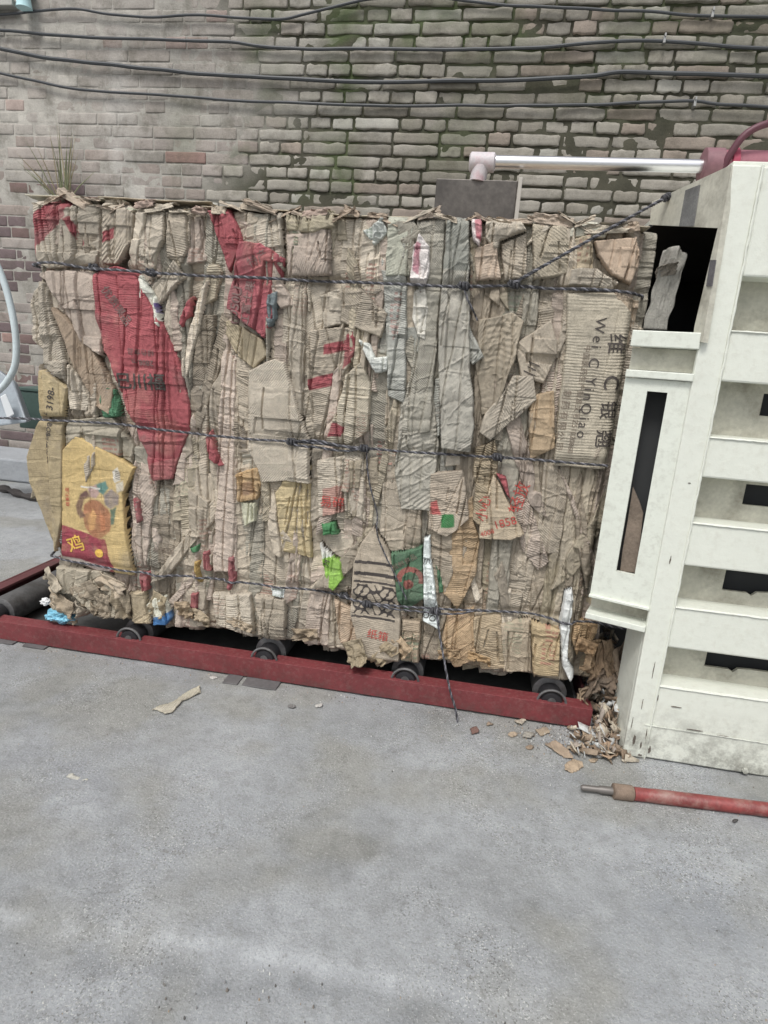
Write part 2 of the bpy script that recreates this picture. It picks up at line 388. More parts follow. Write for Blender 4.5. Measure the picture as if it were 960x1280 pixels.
# --- layer 0: tightly packed upright folds filling the face
def botpx(x): return 770+ (x-60)*.125
rs = np.random.default_rng(11)
x = 34.
while x < 815:
    wd = rs.uniform(13, 32) if x > 560 or x < 300 else rs.uniform(15, 38)
    ycur = 252+(x-34)*.04+rs.uniform(-3, 5)
    xb = lambda y, x=x: x+ (x-200)*-.00022*(y-240)*1.05 + (0 if x > 60 else 12*(y-240)/500)
    while True:
        ln = rs.uniform(160, 560); y2 = min(ycur+ln, botpx(x)-5+rs.uniform(-6, 8))
        last = y2 > botpx(x)-60
        if last: y2 = botpx(x)-2+rs.uniform(-7, 9)
        k = rs.uniform(-5, 5, 6)
        po = [(xb(ycur)-3+k[0], ycur-5), (xb(ycur)+wd+3+k[1], ycur-5+rs.uniform(-6, 6)), (xb((ycur+y2)/2)+wd+4+k[2], (ycur+y2)/2), (xb(y2)+wd+3+k[3], y2+rs.uniform(-5, 5)), (xb(y2)-3+k[4], y2+rs.uniform(-5, 5)), (xb((ycur+y2)/2)-4+k[5], (ycur+y2)/2)]
        xm = x+wd/2
        pal = [T, TL, TD, PK, T, GR]
        if 490 < xm < 595 and ycur < 520: pal = [GR, GR, (152, 148, 140), T]
        if xm > 560 and ycur > 520: pal = [T, TD, (158, 143, 118), YT, (165, 150, 130)]
        c = pal[rs.integers(len(pal))]
        sheet('cardboard_sheet', po, tuple(np.clip(np.array(c)*rs.uniform(.93, 1.07), 0, 255)), rs.uniform(-.022, -.006), ang=rs.normal(0, .3) if rs.random() < .8 else math.pi/2, corr=rs.uniform(.2, 1.1), w=.007, pil=.016)
        if last: break
        ycur = y2-4
    x += wd*.86
# --- layer 1: loose crushed flakes
for i in range(150):
    cx, cy = rs.uniform(50, 790), rs.uniform(262, 800)
    if cy > botpx(cx)-35: continue
    hw = rs.uniform(5, 17); hl = rs.uniform(25, 100); tl = rs.normal(0, .16)+(-.05 if cx > 500 else .04)
    if rs.random() < .14: tl = rs.uniform(-.8, .8)
    po = []
    for (a, b) in (((-1, -.9), (.9, -1), (1.1, -.1), (.8, 1), (-.9, .9)), ((-.9, -1), (.2, -1.15), (1, -.7), (.8, .9), (-.3, 1.1), (-.9, .5)), ((-1, -1), (1, -.8), (.6, 1.1), (-1, .8)), ((-.3, -1.2), (.9, -.6), (1, .9), (-.8, 1.)))[i % 4]:
        a = a*hw*rs.uniform(.8, 1.15); b = b*hl*rs.uniform(.75, 1.15)
        po.append((cx+a*math.cos(tl)-b*math.sin(tl), min(max(cy+a*math.sin(tl)+b*math.cos(tl), 262+(cx-34)*.02), botpx(cx)+2)))
    pal = [T, TL, TD, PK, (165, 150, 128)]
    if 490 < cx < 595 and cy < 520: pal = [GR, (158, 156, 150)]
    c = pal[rs.integers(len(pal))]
    sheet('cardboard_sheet', po, tuple(np.clip(np.array(c)*rs.uniform(.93, 1.08), 0, 255)), rs.uniform(-.012, .0), ang=rs.normal(0, .5)+tl, corr=rs.uniform(.1, 1.1), w=.005, pil=.010, tilt=(rs.normal(0, .16), rs.normal(0, .04)))
RED, RED2 = (160, 70, 76), (156, 84, 86)
cs = 'cardboard_sheet'
# --- layer 2: the sheets one can recognise
sheet(cs, [(36, 250), (62, 238), (108, 243), (124, 262), (120, 332), (60, 336), (36, 322)], TL, .004, ang=.35, corr=.9, wr=.6, label='pale sheet with broad red tape stripes at the top left corner of the bale', paint=[([(34, 278), (66, 246), (84, 262), (44, 300)], RED), ([(66, 240), (78, 238), (90, 256), (82, 264)], RED), ([(40, 298), (80, 262), (84, 270), (44, 312)], RED2), ([(80, 274), (88, 270), (104, 304), (97, 309)], RED), ([(36, 310), (48, 306), (46, 322), (38, 322)], RED)])
sheet(cs, [(126, 252), (148, 245), (168, 268), (165, 300), (150, 334), (128, 332)], T, .003, ang=.85, corr=1.4, period=.0080, wr=.5, paint=[([(126, 292), (142, 284), (142, 298), (129, 304)], RED)])
sheet(cs, [(165, 262), (180, 250), (205, 262), (206, 300), (190, 330), (176, 320)], TL, .002, corr=.8)
sheet(cs, [(206, 262), (236, 258), (238, 306), (228, 330), (208, 322)], T, .004, ang=.0, corr=1.2)
sheet(cs, [(120, 244), (146, 242), (170, 262), (160, 270), (140, 252), (128, 262)], TL, .012, corr=.2, pil=.02)
sheet(cs, [(36, 338), (62, 336), (122, 340), (130, 400), (128, 446), (104, 430), (84, 396), (70, 372), (58, 350)], PK, .004, ang=.05, corr=.5, wr=.4)
sheet(cs, [(24, 372), (40, 346), (58, 350), (66, 400), (84, 452), (84, 480), (64, 464), (44, 440), (28, 425)], TL, .002, ang=.2, corr=.7)
sheet(cs, [(66, 382), (84, 396), (120, 440), (142, 486), (138, 520), (118, 508), (96, 466)], (160, 135, 112), .008, ang=.9, corr=.3, wr=.4)
sheet(cs, [(84, 452), (98, 468), (110, 500), (108, 516), (90, 512), (84, 490)], TL, .006, ang=.2, corr=.6)
sheet(cs, [(120, 478), (142, 486), (150, 520), (128, 524)], (70, 128, 92), -.002, corr=.3, label='small green cardboard scrap wedged by the middle twine')
sheet('big_tan_sheet', [(40, 462), (56, 461), (88, 484), (82, 522), (40, 522)], (182, 158, 112), .013, ang=.1, corr=.12, wr=.3, stiff=True, label='yellowish tan carton flap with black characters above the middle twine')
sheet('big_tan_sheet', [(38, 526), (82, 526), (82, 600), (80, 650), (72, 690), (60, 684), (46, 650), (27, 604), (24, 572)], (170, 148, 108), .012, ang=.1, corr=.12, wr=.3, stiff=True, label='yellowish tan carton flap hanging down at the left edge of the bale')
sheet('cardboard_sheet', [(84, 524), (140, 520), (168, 560), (166, 582), (98, 548), (82, 560)], (160, 148, 130), .000, ang=.3, corr=.5)
sheet('gift_box_panel', [(80, 562), (96, 543), (128, 560), (171, 584), (156, 618), (160, 668), (168, 720), (120, 712), (78, 698)], (204, 170, 98), .010, ang=.1, corr=.10, wr=.3, stiff=True, label='yellow printed gift box panel with a red lower band and gold characters',
      paint=[([(78, 654), (102, 662), (134, 674), (140, 700), (146, 718), (78, 700)], (164, 58, 74)), ([(146, 600), (152, 598), (152, 628), (146, 628)], (200, 170, 100)),
             ([(108, 630), (116, 622), (128, 626), (138, 636), (144, 650), (140, 664), (130, 672), (118, 670), (109, 658), (106, 644)], (176, 116, 72)), ([(112, 648), (118, 634), (124, 644), (121, 660), (115, 662)], (212, 156, 84)), ([(128, 640), (134, 648), (134, 662), (128, 664)], (196, 122, 70)),
             ([(99, 640), (97, 630), (104, 616), (112, 612), (116, 620), (108, 624), (106, 636), (110, 644), (103, 648)], (116, 84, 76)), ([(113, 610), (122, 604), (128, 612), (122, 622), (115, 620)], (196, 160, 150)), ([(122, 604), (134, 600), (138, 610), (132, 618), (126, 614)], (96, 146, 134)),
             ([(132, 618), (142, 610), (152, 618), (150, 630), (140, 636), (134, 630)], (150, 136, 128)), ([(140, 636), (148, 632), (146, 654), (141, 656)], (96, 118, 96)), ([(104, 606), (128, 609), (127, 611), (104, 608)], (226, 222, 210)), ([(142, 588), (150, 584), (153, 600), (145, 603)], (222, 216, 200)), ([(146, 604), (156, 600), (157, 612), (149, 616)], (214, 206, 186)), ([(78, 694), (100, 698), (140, 712), (138, 716), (78, 699)], (206, 190, 176))])
sheet('red_printed_sheet', [(122, 344), (150, 334), (176, 342), (186, 366), (206, 404), (222, 446), (236, 500), (238, 538), (216, 600), (192, 602), (184, 562), (160, 512), (140, 448), (126, 392)], (160, 68, 74), .010, ang=.05, corr=.35, wr=.6, label='long red printed carton sheet running down from the top twine', paint=[([(186, 580), (230, 570), (226, 620), (186, 620)], (172, 98, 96))])
sheet(cs, [(162, 340), (178, 342), (200, 372), (206, 412), (196, 402), (180, 376)], (214, 212, 200), .012, corr=.2, wr=.6, paint=[([(196, 380), (204, 378), (206, 394), (200, 392)], (90, 70, 130))], label='torn white paper edge along the long red sheet')
sheet(cs, [(122, 338), (134, 336), (138, 450), (130, 440), (122, 400)], (156, 76, 80), .006, corr=.4)
sheet(cs, [(232, 378), (241, 370), (239, 394), (228, 412), (224, 404)], RED, .004, corr=.3)
sheet('red_printed_sheet', [(256, 260), (284, 258), (298, 280), (304, 300), (294, 326), (284, 342), (272, 306)], RED, .006, ang=.2, corr=.3, label='crumpled red carton piece at the top edge of the bale')
sheet('red_printed_sheet', [(300, 300), (326, 302), (358, 322), (352, 352), (346, 386), (332, 424), (306, 404), (282, 388), (290, 344)], (162, 74, 82), .012, ang=.3, corr=.3, wr=.8, label='crumpled red carton with grey lettering hanging under the top twine')
sheet(cs, [(336, 368), (352, 360), (346, 398), (336, 412), (332, 400)], (110, 122, 128), .008, corr=.3)
sheet(cs, [(280, 400), (306, 408), (330, 424), (336, 446), (318, 462), (298, 448), (280, 420)], YT, .003, ang=-.9, corr=.6)
sheet(cs, [(356, 264), (412, 256), (420, 284), (392, 292), (358, 288)], (166, 152, 126), .006, ang=-.3, corr=.6)
sheet(cs, [(356, 291), (414, 285), (416, 344), (360, 346)], PK, .004, ang=1.25, corr=.9)
sheet(cs, [(318, 264), (352, 262), (356, 340), (326, 316), (316, 290)], TL, .002, ang=.2, corr=.7)
sheet(cs, [(310, 462), (346, 448), (358, 452), (372, 500), (388, 548), (390, 606), (360, 602), (330, 604), (312, 560)], TL, .013, ang=.12, corr=1.0, wr=.35, period=.0075)
sheet(cs, [(386, 412), (444, 408), (446, 440), (430, 470), (420, 500), (396, 560), (388, 520), (384, 470)], T, .006, ang=.1, corr=.6, paint=[([(406, 430), (444, 422), (442, 437), (404, 444)], RED), ([(384, 474), (422, 464), (418, 482), (386, 488)], RED), ([(434, 418), (446, 414), (444, 446), (428, 462)], RED)], label='tan sheet crossed by two red bands in the middle of the bale')
sheet(cs, [(430, 470), (452, 450), (464, 480), (460, 540), (436, 556), (404, 556), (420, 510)], (176, 162, 142), .007, ang=.0, corr=.7, paint=[([(404, 534), (418, 527), (432, 534), (426, 546), (408, 546)], RED)])
sheet(cs, [(448, 424), (462, 430), (470, 448), (486, 446), (484, 466), (468, 468), (456, 446)], (208, 208, 204), .009, corr=.2, wr=2, label='scrap of crumpled white paper above the bale centre')
sheet(cs, [(418, 360), (450, 356), (470, 380), (486, 392), (476, 424), (440, 410), (416, 400)], T, .002, ang=.1, corr=.8)
sheet(cs, [(484, 266), (518, 266), (516, 346), (482, 346)], (170, 168, 152), .004, ang=.5, corr=.4)
sheet(cs, [(452, 288), (480, 270), (486, 292), (468, 308)], (196, 198, 194), .008, corr=.2, wr=2)
sheet(cs, [(514, 306), (524, 290), (535, 306), (537, 340), (532, 358), (512, 354)], (212, 200, 200), .010, corr=.2, wr=2.2, paint=[([(520, 302), (528, 306), (524, 345), (516, 340)], (190, 128, 140))], label='crumpled pink and white film above the top twine')
sheet(cs, [(516, 362), (532, 358), (536, 392), (532, 428), (520, 424), (512, 400)], (204, 196, 186), .008, corr=.2, wr=1.8)
sheet('grey_soaked_sheet', [(518, 268), (556, 264), (552, 340), (546, 430), (538, 540), (500, 546), (498, 520), (516, 440), (524, 350)], (166, 158, 145), .001, ang=.1, corr=.9)
sheet('grey_soaked_sheet', [(556, 264), (588, 268), (586, 340), (588, 430), (592, 530), (588, 566), (550, 560), (546, 440), (550, 350)], (158, 151, 141), .005, ang=.7, corr=.9, paint=[([(556, 262), (590, 266), (586, 340), (552, 338)], (146, 147, 136))], label='long grey soaked carton sheet with a greenish top')
sheet('grey_soaked_sheet', [(500, 500), (540, 480), (548, 560), (540, 640), (500, 636), (492, 590)], (166, 158, 146), .003, ang=.7, corr=1.0, period=.010)
sheet(cs, [(588, 268), (602, 268), (604, 294), (598, 312), (590, 300)], (216, 196, 196), .010, corr=.2, wr=1.5, paint=[([(594, 276), (603, 272), (602, 304), (595, 300)], (188, 84, 100))], label='crumpled white and red film at the top edge of the bale')
sheet(cs, [(590, 310), (622, 300), (626, 348), (594, 354)], (178, 154, 134), .004, ang=.1, corr=.3)
sheet(cs, [(606, 272), (650, 268), (660, 290), (626, 300), (622, 318), (606, 300)], TL, .008, corr=.4, wr=1.4)
sheet(cs, [(626, 302), (660, 290), (662, 350), (628, 352)], T, .004, ang=-.5, corr=.8)
sheet(cs, [(664, 276), (712, 270), (712, 344), (668, 352)], (168, 153, 132), .003, ang=-.6, corr=.8)
sheet(cs, [(700, 274), (742, 272), (770, 278), (758, 300), (712, 300)], (184, 178, 162), .008, corr=.3, wr=1.2)
sheet(cs, [(716, 300), (740, 292), (744, 344), (714, 340)], (178, 158, 130), .006, ang=.1, corr=.4)
sheet(cs, [(740, 302), (796, 296), (802, 326), (788, 356), (764, 344), (746, 322)], (184, 156, 132), .010, ang=.0, corr=.1, wr=.4)
sheet(cs, [(712, 338), (746, 334), (774, 352), (768, 362), (710, 360)], TL, .009, ang=.0, corr=.6)
sheet('medicine_carton_sheet', [(708, 366), (768, 364), (792, 392), (786, 440), (772, 520), (758, 588), (692, 582), (698, 500), (706, 440)], (180, 166, 146), .013, ang=.03, corr=.75, wr=.3, period=.0068, stiff=True, label='light carton panel with black Chinese and Latin lettering read sideways')
sheet(cs, [(768, 366), (806, 372), (802, 408), (786, 444), (776, 420)], (182, 158, 134), .010, ang=1.3, corr=.5)
sheet(cs, [(596, 400), (640, 392), (656, 402), (644, 450), (616, 520), (600, 520), (594, 460)], (160, 144, 124), .006, ang=1.1, corr=.8)
sheet(cs, [(606, 516), (640, 470), (668, 468), (672, 500), (634, 534), (612, 552), (596, 540)], TL, .012, ang=.7, corr=.8)
sheet(cs, [(640, 430), (690, 400), (700, 440), (680, 480), (650, 474)], T, .007, ang=-.8, corr=.7)
sheet(cs, [(660, 496), (694, 486), (696, 560), (662, 576)], (184, 154, 118), .008, ang=.0, corr=.2)
sheet(cs, [(592, 560), (620, 548), (624, 596), (604, 660), (592, 650)], (160, 140, 112), .004, corr=.9)
sheet(cs, [(616, 592), (628, 606), (658, 668), (640, 676), (598, 674), (604, 640)], (186, 164, 136), .013, ang=.15, corr=.4, wr=.4, label='pale triangular carton piece with red printed digits')
sheet(cs, [(618, 590), (634, 596), (642, 628), (634, 618)], RED, .015, corr=.2)
sheet(cs, [(536, 590), (580, 586), (590, 650), (560, 672), (534, 660)], (168, 150, 132), .005, ang=.0, corr=1., paint=[([(538, 628), (546, 624), (552, 642), (538, 642)], (184, 84, 78)), ([(552, 642), (568, 642), (568, 658), (552, 658)], (56, 132, 70))])
sheet(cs, [(570, 640), (592, 620), (600, 680), (596, 720), (570, 764), (552, 740)], (164, 134, 98), .006, ang=.1, corr=.7)
sheet(cs, [(296, 592), (326, 582), (330, 606), (322, 626), (298, 628)], (190, 150, 96), .010, ang=.0, corr=.5, label='small orange tan box corner left of the bale centre', paint=[([(302, 604), (316, 600), (318, 616), (304, 620)], (150, 110, 70))])
sheet(cs, [(300, 626), (320, 628), (322, 652), (306, 660)], (190, 186, 160), .006, corr=.1)
sheet(cs, [(258, 548), (266, 536), (272, 560), (282, 582), (276, 584), (264, 572)], RED, .010, corr=.1, label='thin curved red strip crossing the middle twine')
sheet(cs, [(288, 696), (296, 694), (296, 724), (290, 740), (286, 734)], RED2, .010, corr=.1)
sheet(cs, [(344, 618), (362, 588), (390, 580), (388, 700), (352, 690)], (178, 156, 112), .004, ang=.1, corr=.5)
sheet(cs, [(396, 574), (434, 566), (436, 640), (398, 650)], TL, .005, ang=.0, corr=.8, paint=[([(404, 610), (430, 606), (430, 642), (404, 646)], (180, 136, 120))])
sheet(cs, [(402, 654), (420, 652), (424, 668), (404, 670)], (66, 138, 82), .009, corr=.1, label='small green carton scrap above the lime green one')
sheet(cs, [(434, 574), (472, 570), (474, 630), (440, 650)], (156, 140, 118), .003, ang=.0, corr=.3)
sheet('lime_wrapper', [(399, 672), (404, 682), (426, 700), (430, 722), (418, 738), (410, 732), (404, 712)], (150, 206, 44), .016, corr=.05, wr=.6, label='lime green wrapper corner with a white tip', paint=[([(398, 670), (405, 680), (420, 692), (404, 696)], (222, 222, 214))])
sheet('ornament_print_sheet', [(468, 656), (484, 680), (494, 706), (502, 770), (500, 828), (470, 838), (448, 800), (438, 764), (442, 700), (452, 676)], (176, 158, 138), .022, ang=.0, corr=.4, wr=.4, stiff=True, label='tan carton panel with black ornamental bands beside the green print')
sheet('green_print_sheet', [(488, 690), (530, 680), (531, 746), (506, 764), (492, 744)], (76, 112, 84), .016, ang=.5, corr=.2, wr=.5, label='green carton piece with faded red curves')
sheet(cs, [(530, 672), (539, 668), (543, 716), (549, 786), (528, 772)], (206, 212, 214), .014, corr=.1, wr=1., label='narrow white strip with dark blue scribbles beside the green print')
sheet(cs, [(543, 700), (552, 716), (556, 740), (548, 742)], (66, 112, 78), .008, corr=.1)
sheet(cs, [(704, 736), (715, 732), (717, 760), (712, 790), (711, 822), (720, 842), (712, 850), (702, 832), (699, 786)], (206, 206, 208), .020, corr=.1, wr=.8, label='narrow white plastic strip near the right end of the lowest twine')
for po, c, a in (([(556, 768), (592, 760), (596, 826), (566, 836), (552, 800)], (182, 148, 108), .8), ([(590, 770), (628, 764), (630, 836), (600, 838), (590, 806)], (172, 148, 116), .1), ([(624, 780), (664, 774), (664, 842), (626, 840)], (170, 150, 126), 0), ([(662, 776), (702, 784), (700, 846), (664, 842)], (174, 148, 108), 0),
                 ([(716, 778), (752, 788), (744, 812), (722, 822), (714, 800)], (176, 140, 96), .2), ([(500, 770), (526, 774), (524, 832), (500, 826)], (176, 152, 126), .3), ([(416, 748), (444, 760), (464, 812), (450, 822), (424, 800)], (188, 158, 130), .4), ([(320, 742), (356, 748), (358, 798), (322, 792)], T, 0), ([(266, 742), (316, 742), (318, 796), (270, 780)], TL, .1),
                 ([(158, 740), (182, 736), (190, 780), (170, 782)], (184, 162, 128), .6), ([(70, 706), (130, 712), (150, 730), (148, 770), (128, 772), (100, 746), (74, 738)], (168, 154, 134), .6), ([(96, 722), (128, 748), (132, 772), (116, 768), (92, 738)], (160, 146, 124), -.6), ([(64, 718), (92, 724), (120, 760), (100, 764), (66, 744)], (172, 160, 142), .5)):
    sheet(cs, po, c, rs.uniform(.006, .016), ang=a, corr=.7, wr=.8, pil=.02)
sheet('milk_pack', [(186, 752), (196, 744), (208, 744), (218, 772), (210, 782), (194, 780)], (196, 192, 176), .018, corr=.05, wr=.6, label='crushed cream drink carton with a blue base', paint=[([(188, 772), (216, 762), (220, 776), (210, 784), (194, 784)], (44, 116, 178))])
for po, c in (([(172, 716), (186, 716), (188, 736), (178, 740)], RED), ([(244, 700), (252, 700), (254, 730), (246, 724)], (176, 140, 60)), ([(238, 684), (250, 680), (250, 690), (240, 692)], (70, 130, 84)), ([(240, 740), (250, 738), (250, 760), (240, 762)], RED2), ([(168, 622), (176, 626), (180, 652), (172, 656)], (164, 78, 82)), ([(336, 734), (356, 736), (354, 748), (340, 744)], (210, 212, 214)), ([(254, 690), (262, 690), (266, 716), (256, 714)], RED2)):
    sheet(cs, po, c, .011, corr=.1, wr=.7)

# twines: photo paths on the face
ropes = [
 [(42, 331), (70, 329), (120, 337), (180, 341), (260, 345), (340, 349), (400, 351), (470, 354), (560, 359), (640, 357), (700, 361), (760, 364), (806, 369)],
 [(-40, 522), (0, 523), (38, 524), (90, 526), (160, 531), (240, 541), (310, 548), (370, 551), (455, 560), (520, 565), (600, 570), (680, 575), (758, 581)],
 [(60, 696), (110, 703), (160, 712), (200, 716), (260, 722), (330, 731), (400, 740), (470, 750), (560, 760), (640, 766), (720, 777), (792, 790)]]
Hm = np.full((NZ, NX), -.5); HS = []
for k, s in enumerate(sheets):
    po = s['poly']; xs = [p[0] for p in po]; zs = [p[1] for p in po]
    i0 = max(0, int((min(xs)-ax0-.015)/st)); i1 = min(NX, int((max(xs)-ax0+.015)/st)+2)
    j0 = max(0, int((min(zs)-az0-.015)/st)); j1 = min(NZ, int((max(zs)-az0+.015)/st)+2)
    sl_ = (slice(j0, j1), slice(i0, i1))
    x_, z_ = UX[sl_], UZ[sl_]; wxx, wzz = WXn[sl_], WZn[sl_]
    if s['stiff']: wxx = .35*wxx+.65*x_; wzz = .35*wzz+.65*z_
    dd = poly_sd(wxx, wzz, po)
    cx_, cz_ = (min(xs)+max(xs))/2, (min(zs)+max(zs))/2
    t = np.clip(dd/s['w'], 0, 1)
    ca, sa = math.cos(s['ang']), math.sin(s['ang'])
    u = (x_-cx_)*ca+(z_-cz_)*sa; v = -(x_-cx_)*sa+(z_-cz_)*ca
    ph = v+.004*fbm(x_*14+k, z_*14, k % 50)+.0012*fbm(x_*60, z_*60+k, 7)
    loc = fbm(u*10+k*3.7, v*26+k*1.3, 200+k)
    crease = 1-np.abs(vn(u*9+k*5.1+loc*1.6, v*34+k, 300+k))*2.4
    h = s['h']-s['pil']*(1-t)**3-.03*(1-np.clip(dd/.0035, 0, 1))**2*(dd < .0035)
    h = h+s['tilt'][0]*(x_-cx_)+s['tilt'][1]*(z_-cz_)
    h = h+s['wr']*(.0042*loc+.0045*WR1[sl_]+.003*np.clip(crease, 0, 1)**3-.0035*np.clip(1-np.abs(vn(u*6+k, v*22-k, 400+k))*5, 0, 1)+.003*WR2[sl_]+.0016*WR3[sl_])
    # soften into the rounded outer edges of the bale
    for q in (x_-BX0+.01, BX1+.005-x_, BZ1+.004-z_, z_-BZ0+.002):
        h = h-.035*np.clip(1-q/.022, 0, 1)**2
    cm_ = np.clip(.55+1.3*fbm(x_*13+k, z_*13, 700+k % 9), .1, 1.3)
    s['cm'] = cm_
    fcol = np.zeros_like(h)
    rk = np.random.default_rng(1000+k); wd_ = max(xs)-min(xs); stf = s['stiff']
    # folds: straight creases running mostly up and down, each side leaning its own way
    for q_ in range(int(wd_/(.06 if stf else .020))+(0 if stf else 1)):
        f0 = rk.uniform(-.48, .48)*wd_; sl2 = rk.normal(0, .10 if not stf else .04); of = x_-cx_-f0-sl2*(z_-cz_)-.009*fbm(z_*7+k, z_*0+q_, 820)
        lo_, hi_ = rk.uniform(-1.2, .1), rk.uniform(-.1, 1.2); zz_ = (z_-cz_)/max(.02, (max(zs)-min(zs))/2); on = (zz_ > lo_) & (zz_ < hi_) if rk.random() < .6 else np.ones_like(h, bool)
        a_ = (.25 if stf else 1)*on; sm = 1/(1+np.exp(-np.clip(of/.0012, -30, 30)))
        h = h-a_*(rk.uniform(.003, .013)*np.clip(1-np.abs(of)/.0030, 0, 1)-rk.normal(0, .0035)*sm)+a_*rk.normal(0, .06)*np.maximum(of, 0)*np.exp(-np.maximum(of, 0)/.02)
        ph = ph+rk.normal(0, .45)*np.maximum(of, 0)*on*(0.2 if stf else 1); fcol = fcol+rk.normal(0, .05)*sm*on*(not stf)
    nh = int((max(zs)-min(zs))/.16)
    for q_ in range(nh):     # a few cross creases
        f0 = rk.uniform(-.5, .5)*(max(zs)-min(zs)); sl2 = rk.normal(0, .25); of = z_-cz_-f0-sl2*(x_-cx_)-.003*fbm(x_*30, x_*0+q_, 830+k % 9)
        h = h+(.3 if stf else 1)*(rk.normal(0, .07)*np.maximum(of, 0)*np.exp(-np.maximum(of, 0)/.03)-.0014*np.clip(1-np.abs(of)/.003, 0, 1))
    h = h+.00025*s['corr']*cm_*np.sin(ph*2*math.pi/s['period'])*(t > .3); s['fcol'] = fcol
    h = np.where(dd > 0, h, -1.)
    s.update(sl=sl_, H=h, ph=ph, dd=dd)
    Hm[sl_] = np.maximum(Hm[sl_], h)
# the twines bite into the face
groove = np.zeros_like(Hm)
for rp in ropes:
    pp = spline([P(x, y, 0) for x, y in rp], 4)
    pp = np.array(pp); zc = np.interp(ux, pp[:, 0], pp[:, 2])
    inr = (ux > pp[0, 0]) & (ux < pp[-1, 0])
    gq = np.exp(-((UZ-zc[None])/.014)**2)*(.006+.006*np.abs(vn(UX*9, UZ*0, 500)))*inr[None]
    groove = np.maximum(groove, gq)
Hm = Hm-groove
def Hat(x, z, r=0):
    i = int(round((x-ax0)/st)); j = int(round((z-az0)/st))
    i = min(max(i, 0), NX-1); j = min(max(j, 0), NZ-1)
    a = Hm[max(0, j-r):j+r+1, max(0, i-r):i+r+1]; return float(a.max())

def cardboard_mat(name='cardboard'):
    M = bpy.data.materials.new(name); M.use_nodes = True
    t = M.node_tree; b = t.nodes['Principled BSDF']; L = t.links.new
    b.inputs['Roughness'].default_value = .8; b.inputs['Specular IOR Level'].default_value = .3
    a = t.nodes.new('ShaderNodeAttribute'); a.attribute_name = 'Col'
    ph = t.nodes.new('ShaderNodeAttribute'); ph.attribute_name = 'flute'
    am = t.nodes.new('ShaderNodeAttribute'); am.attribute_name = 'amp'
    tc = t.nodes.new('ShaderNodeTexCoord')
    def nz(scale, det=6, ro=.6, st_=None):
        n = t.nodes.new('ShaderNodeTexNoise'); n.inputs['Scale'].default_value = scale; n.inputs['Detail'].default_value = det; n.inputs['Roughness'].default_value = ro
        if st_:
            mp = t.nodes.new('ShaderNodeMapping'); mp.inputs['Scale'].default_value = st_; L(tc.outputs['Object'], mp.inputs[0]); L(mp.outputs[0], n.inputs['Vector'])
        else: L(tc.outputs['Object'], n.inputs['Vector'])
        return n.outputs['Fac']
    def math_(op, x, y):
        n = t.nodes.new('ShaderNodeMath'); n.operation = op
        for i, v in ((0, x), (1, y)):
            if v is None: continue
            if isinstance(v, (int, float)): n.inputs[i].default_value = v
            else: L(v, n.inputs[i])
        return n.outputs[0]
    def mr(x, a0, a1, b0, b1):
        n = t.nodes.new('ShaderNodeMapRange'); n.inputs[1].default_value = a0; n.inputs[2].default_value = a1
        n.inputs[3].default_value = b0; n.inputs[4].default_value = b1; L(x, n.inputs[0]); return n.outputs[0]
    col = a.outputs['Color']
    for sc, lo, hi in ((9, .86, 1.12), (70, .86, 1.12), (320, .9, 1.1)):
        f = mr(nz(sc), .3, .7, lo, hi)
        cc = t.nodes.new('ShaderNodeCombineColor')
        for i in range(3): L(f, cc.inputs[i])
        m_ = t.nodes.new('ShaderNodeMix'); m_.data_type = 'RGBA'; m_.blend_type = 'MULTIPLY'; m_.inputs[0].default_value = 1
        L(col, m_.inputs[6]); L(cc.outputs[0], m_.inputs[7]); col = m_.outputs[2]
    # grey soaked dirt blotches
    m_ = t.nodes.new('ShaderNodeMix'); m_.data_type = 'RGBA'; L(mr(nz(6, 8, .7), .52, .7, 0, .55), m_.inputs[0]); L(col, m_.inputs[6]); m_.inputs[7].default_value = (*lin((122, 116, 108)), 1); col = m_.outputs[2]
    # scuffs along the flute tips: ink and paper rubbed off
    s1 = math_('SINE', ph.outputs['Fac'], None)
    L(col, b.inputs['Base Color'])
    h = math_('MULTIPLY', s1, am.outputs['Fac'])
    h = math_('MULTIPLY', h, .0009)
    h2 = math_('MULTIPLY', nz(45, 8, .7, (2.2, 1, .4)), .006)
    h3 = math_('MULTIPLY', nz(300, 3, .6), .0014)
    hh = math_('ADD', math_('ADD', h, h2), h3)
    bp = t.nodes.new('ShaderNodeBump'); bp.inputs['Strength'].default_value = .9; bp.inputs['Distance'].default_value = 1.0
    L(hh, bp.inputs['Height']); L(bp.outputs[0], b.inputs['Normal'])
    return M
M_card = cardboard_mat()
bale = empty('cardboard_bale', (-.43, .54, BZ0))
tag(bale, 'large bale of crushed cardboard cartons pressed in upright folds on the roller conveyor', 'cardboard bale')
BALE_H = Hm
def largest(q):
    par = []; runs = []; prev = []
    def find(a):
        while par[a] != a: a = par[a]
        return a
    for j in range(q.shape[0]):
        d_ = np.diff(np.concatenate([[0], q[j].astype(np.int8), [0]])); st_, en = np.where(d_ == 1)[0], np.where(d_ == -1)[0]; cur = []
        for a, b in zip(st_, en):
            i = len(par); par.append(i)
            for (a2, b2, i2) in prev:
                if a2 < b and a < b2: par[find(i2)] = find(i)
            cur.append((a, b, i)); runs.append((j, a, b, i))
        prev = cur
    tot = {}
    for j, a, b, i in runs: tot[find(i)] = tot.get(find(i), 0)+b-a
    best = max(tot, key=tot.get); A = np.zeros_like(q); 
    for j, a, b, i in runs:
        if find(i) == best: A[j, a:b] = True
    return A, q & ~A
cards = []; extra = []
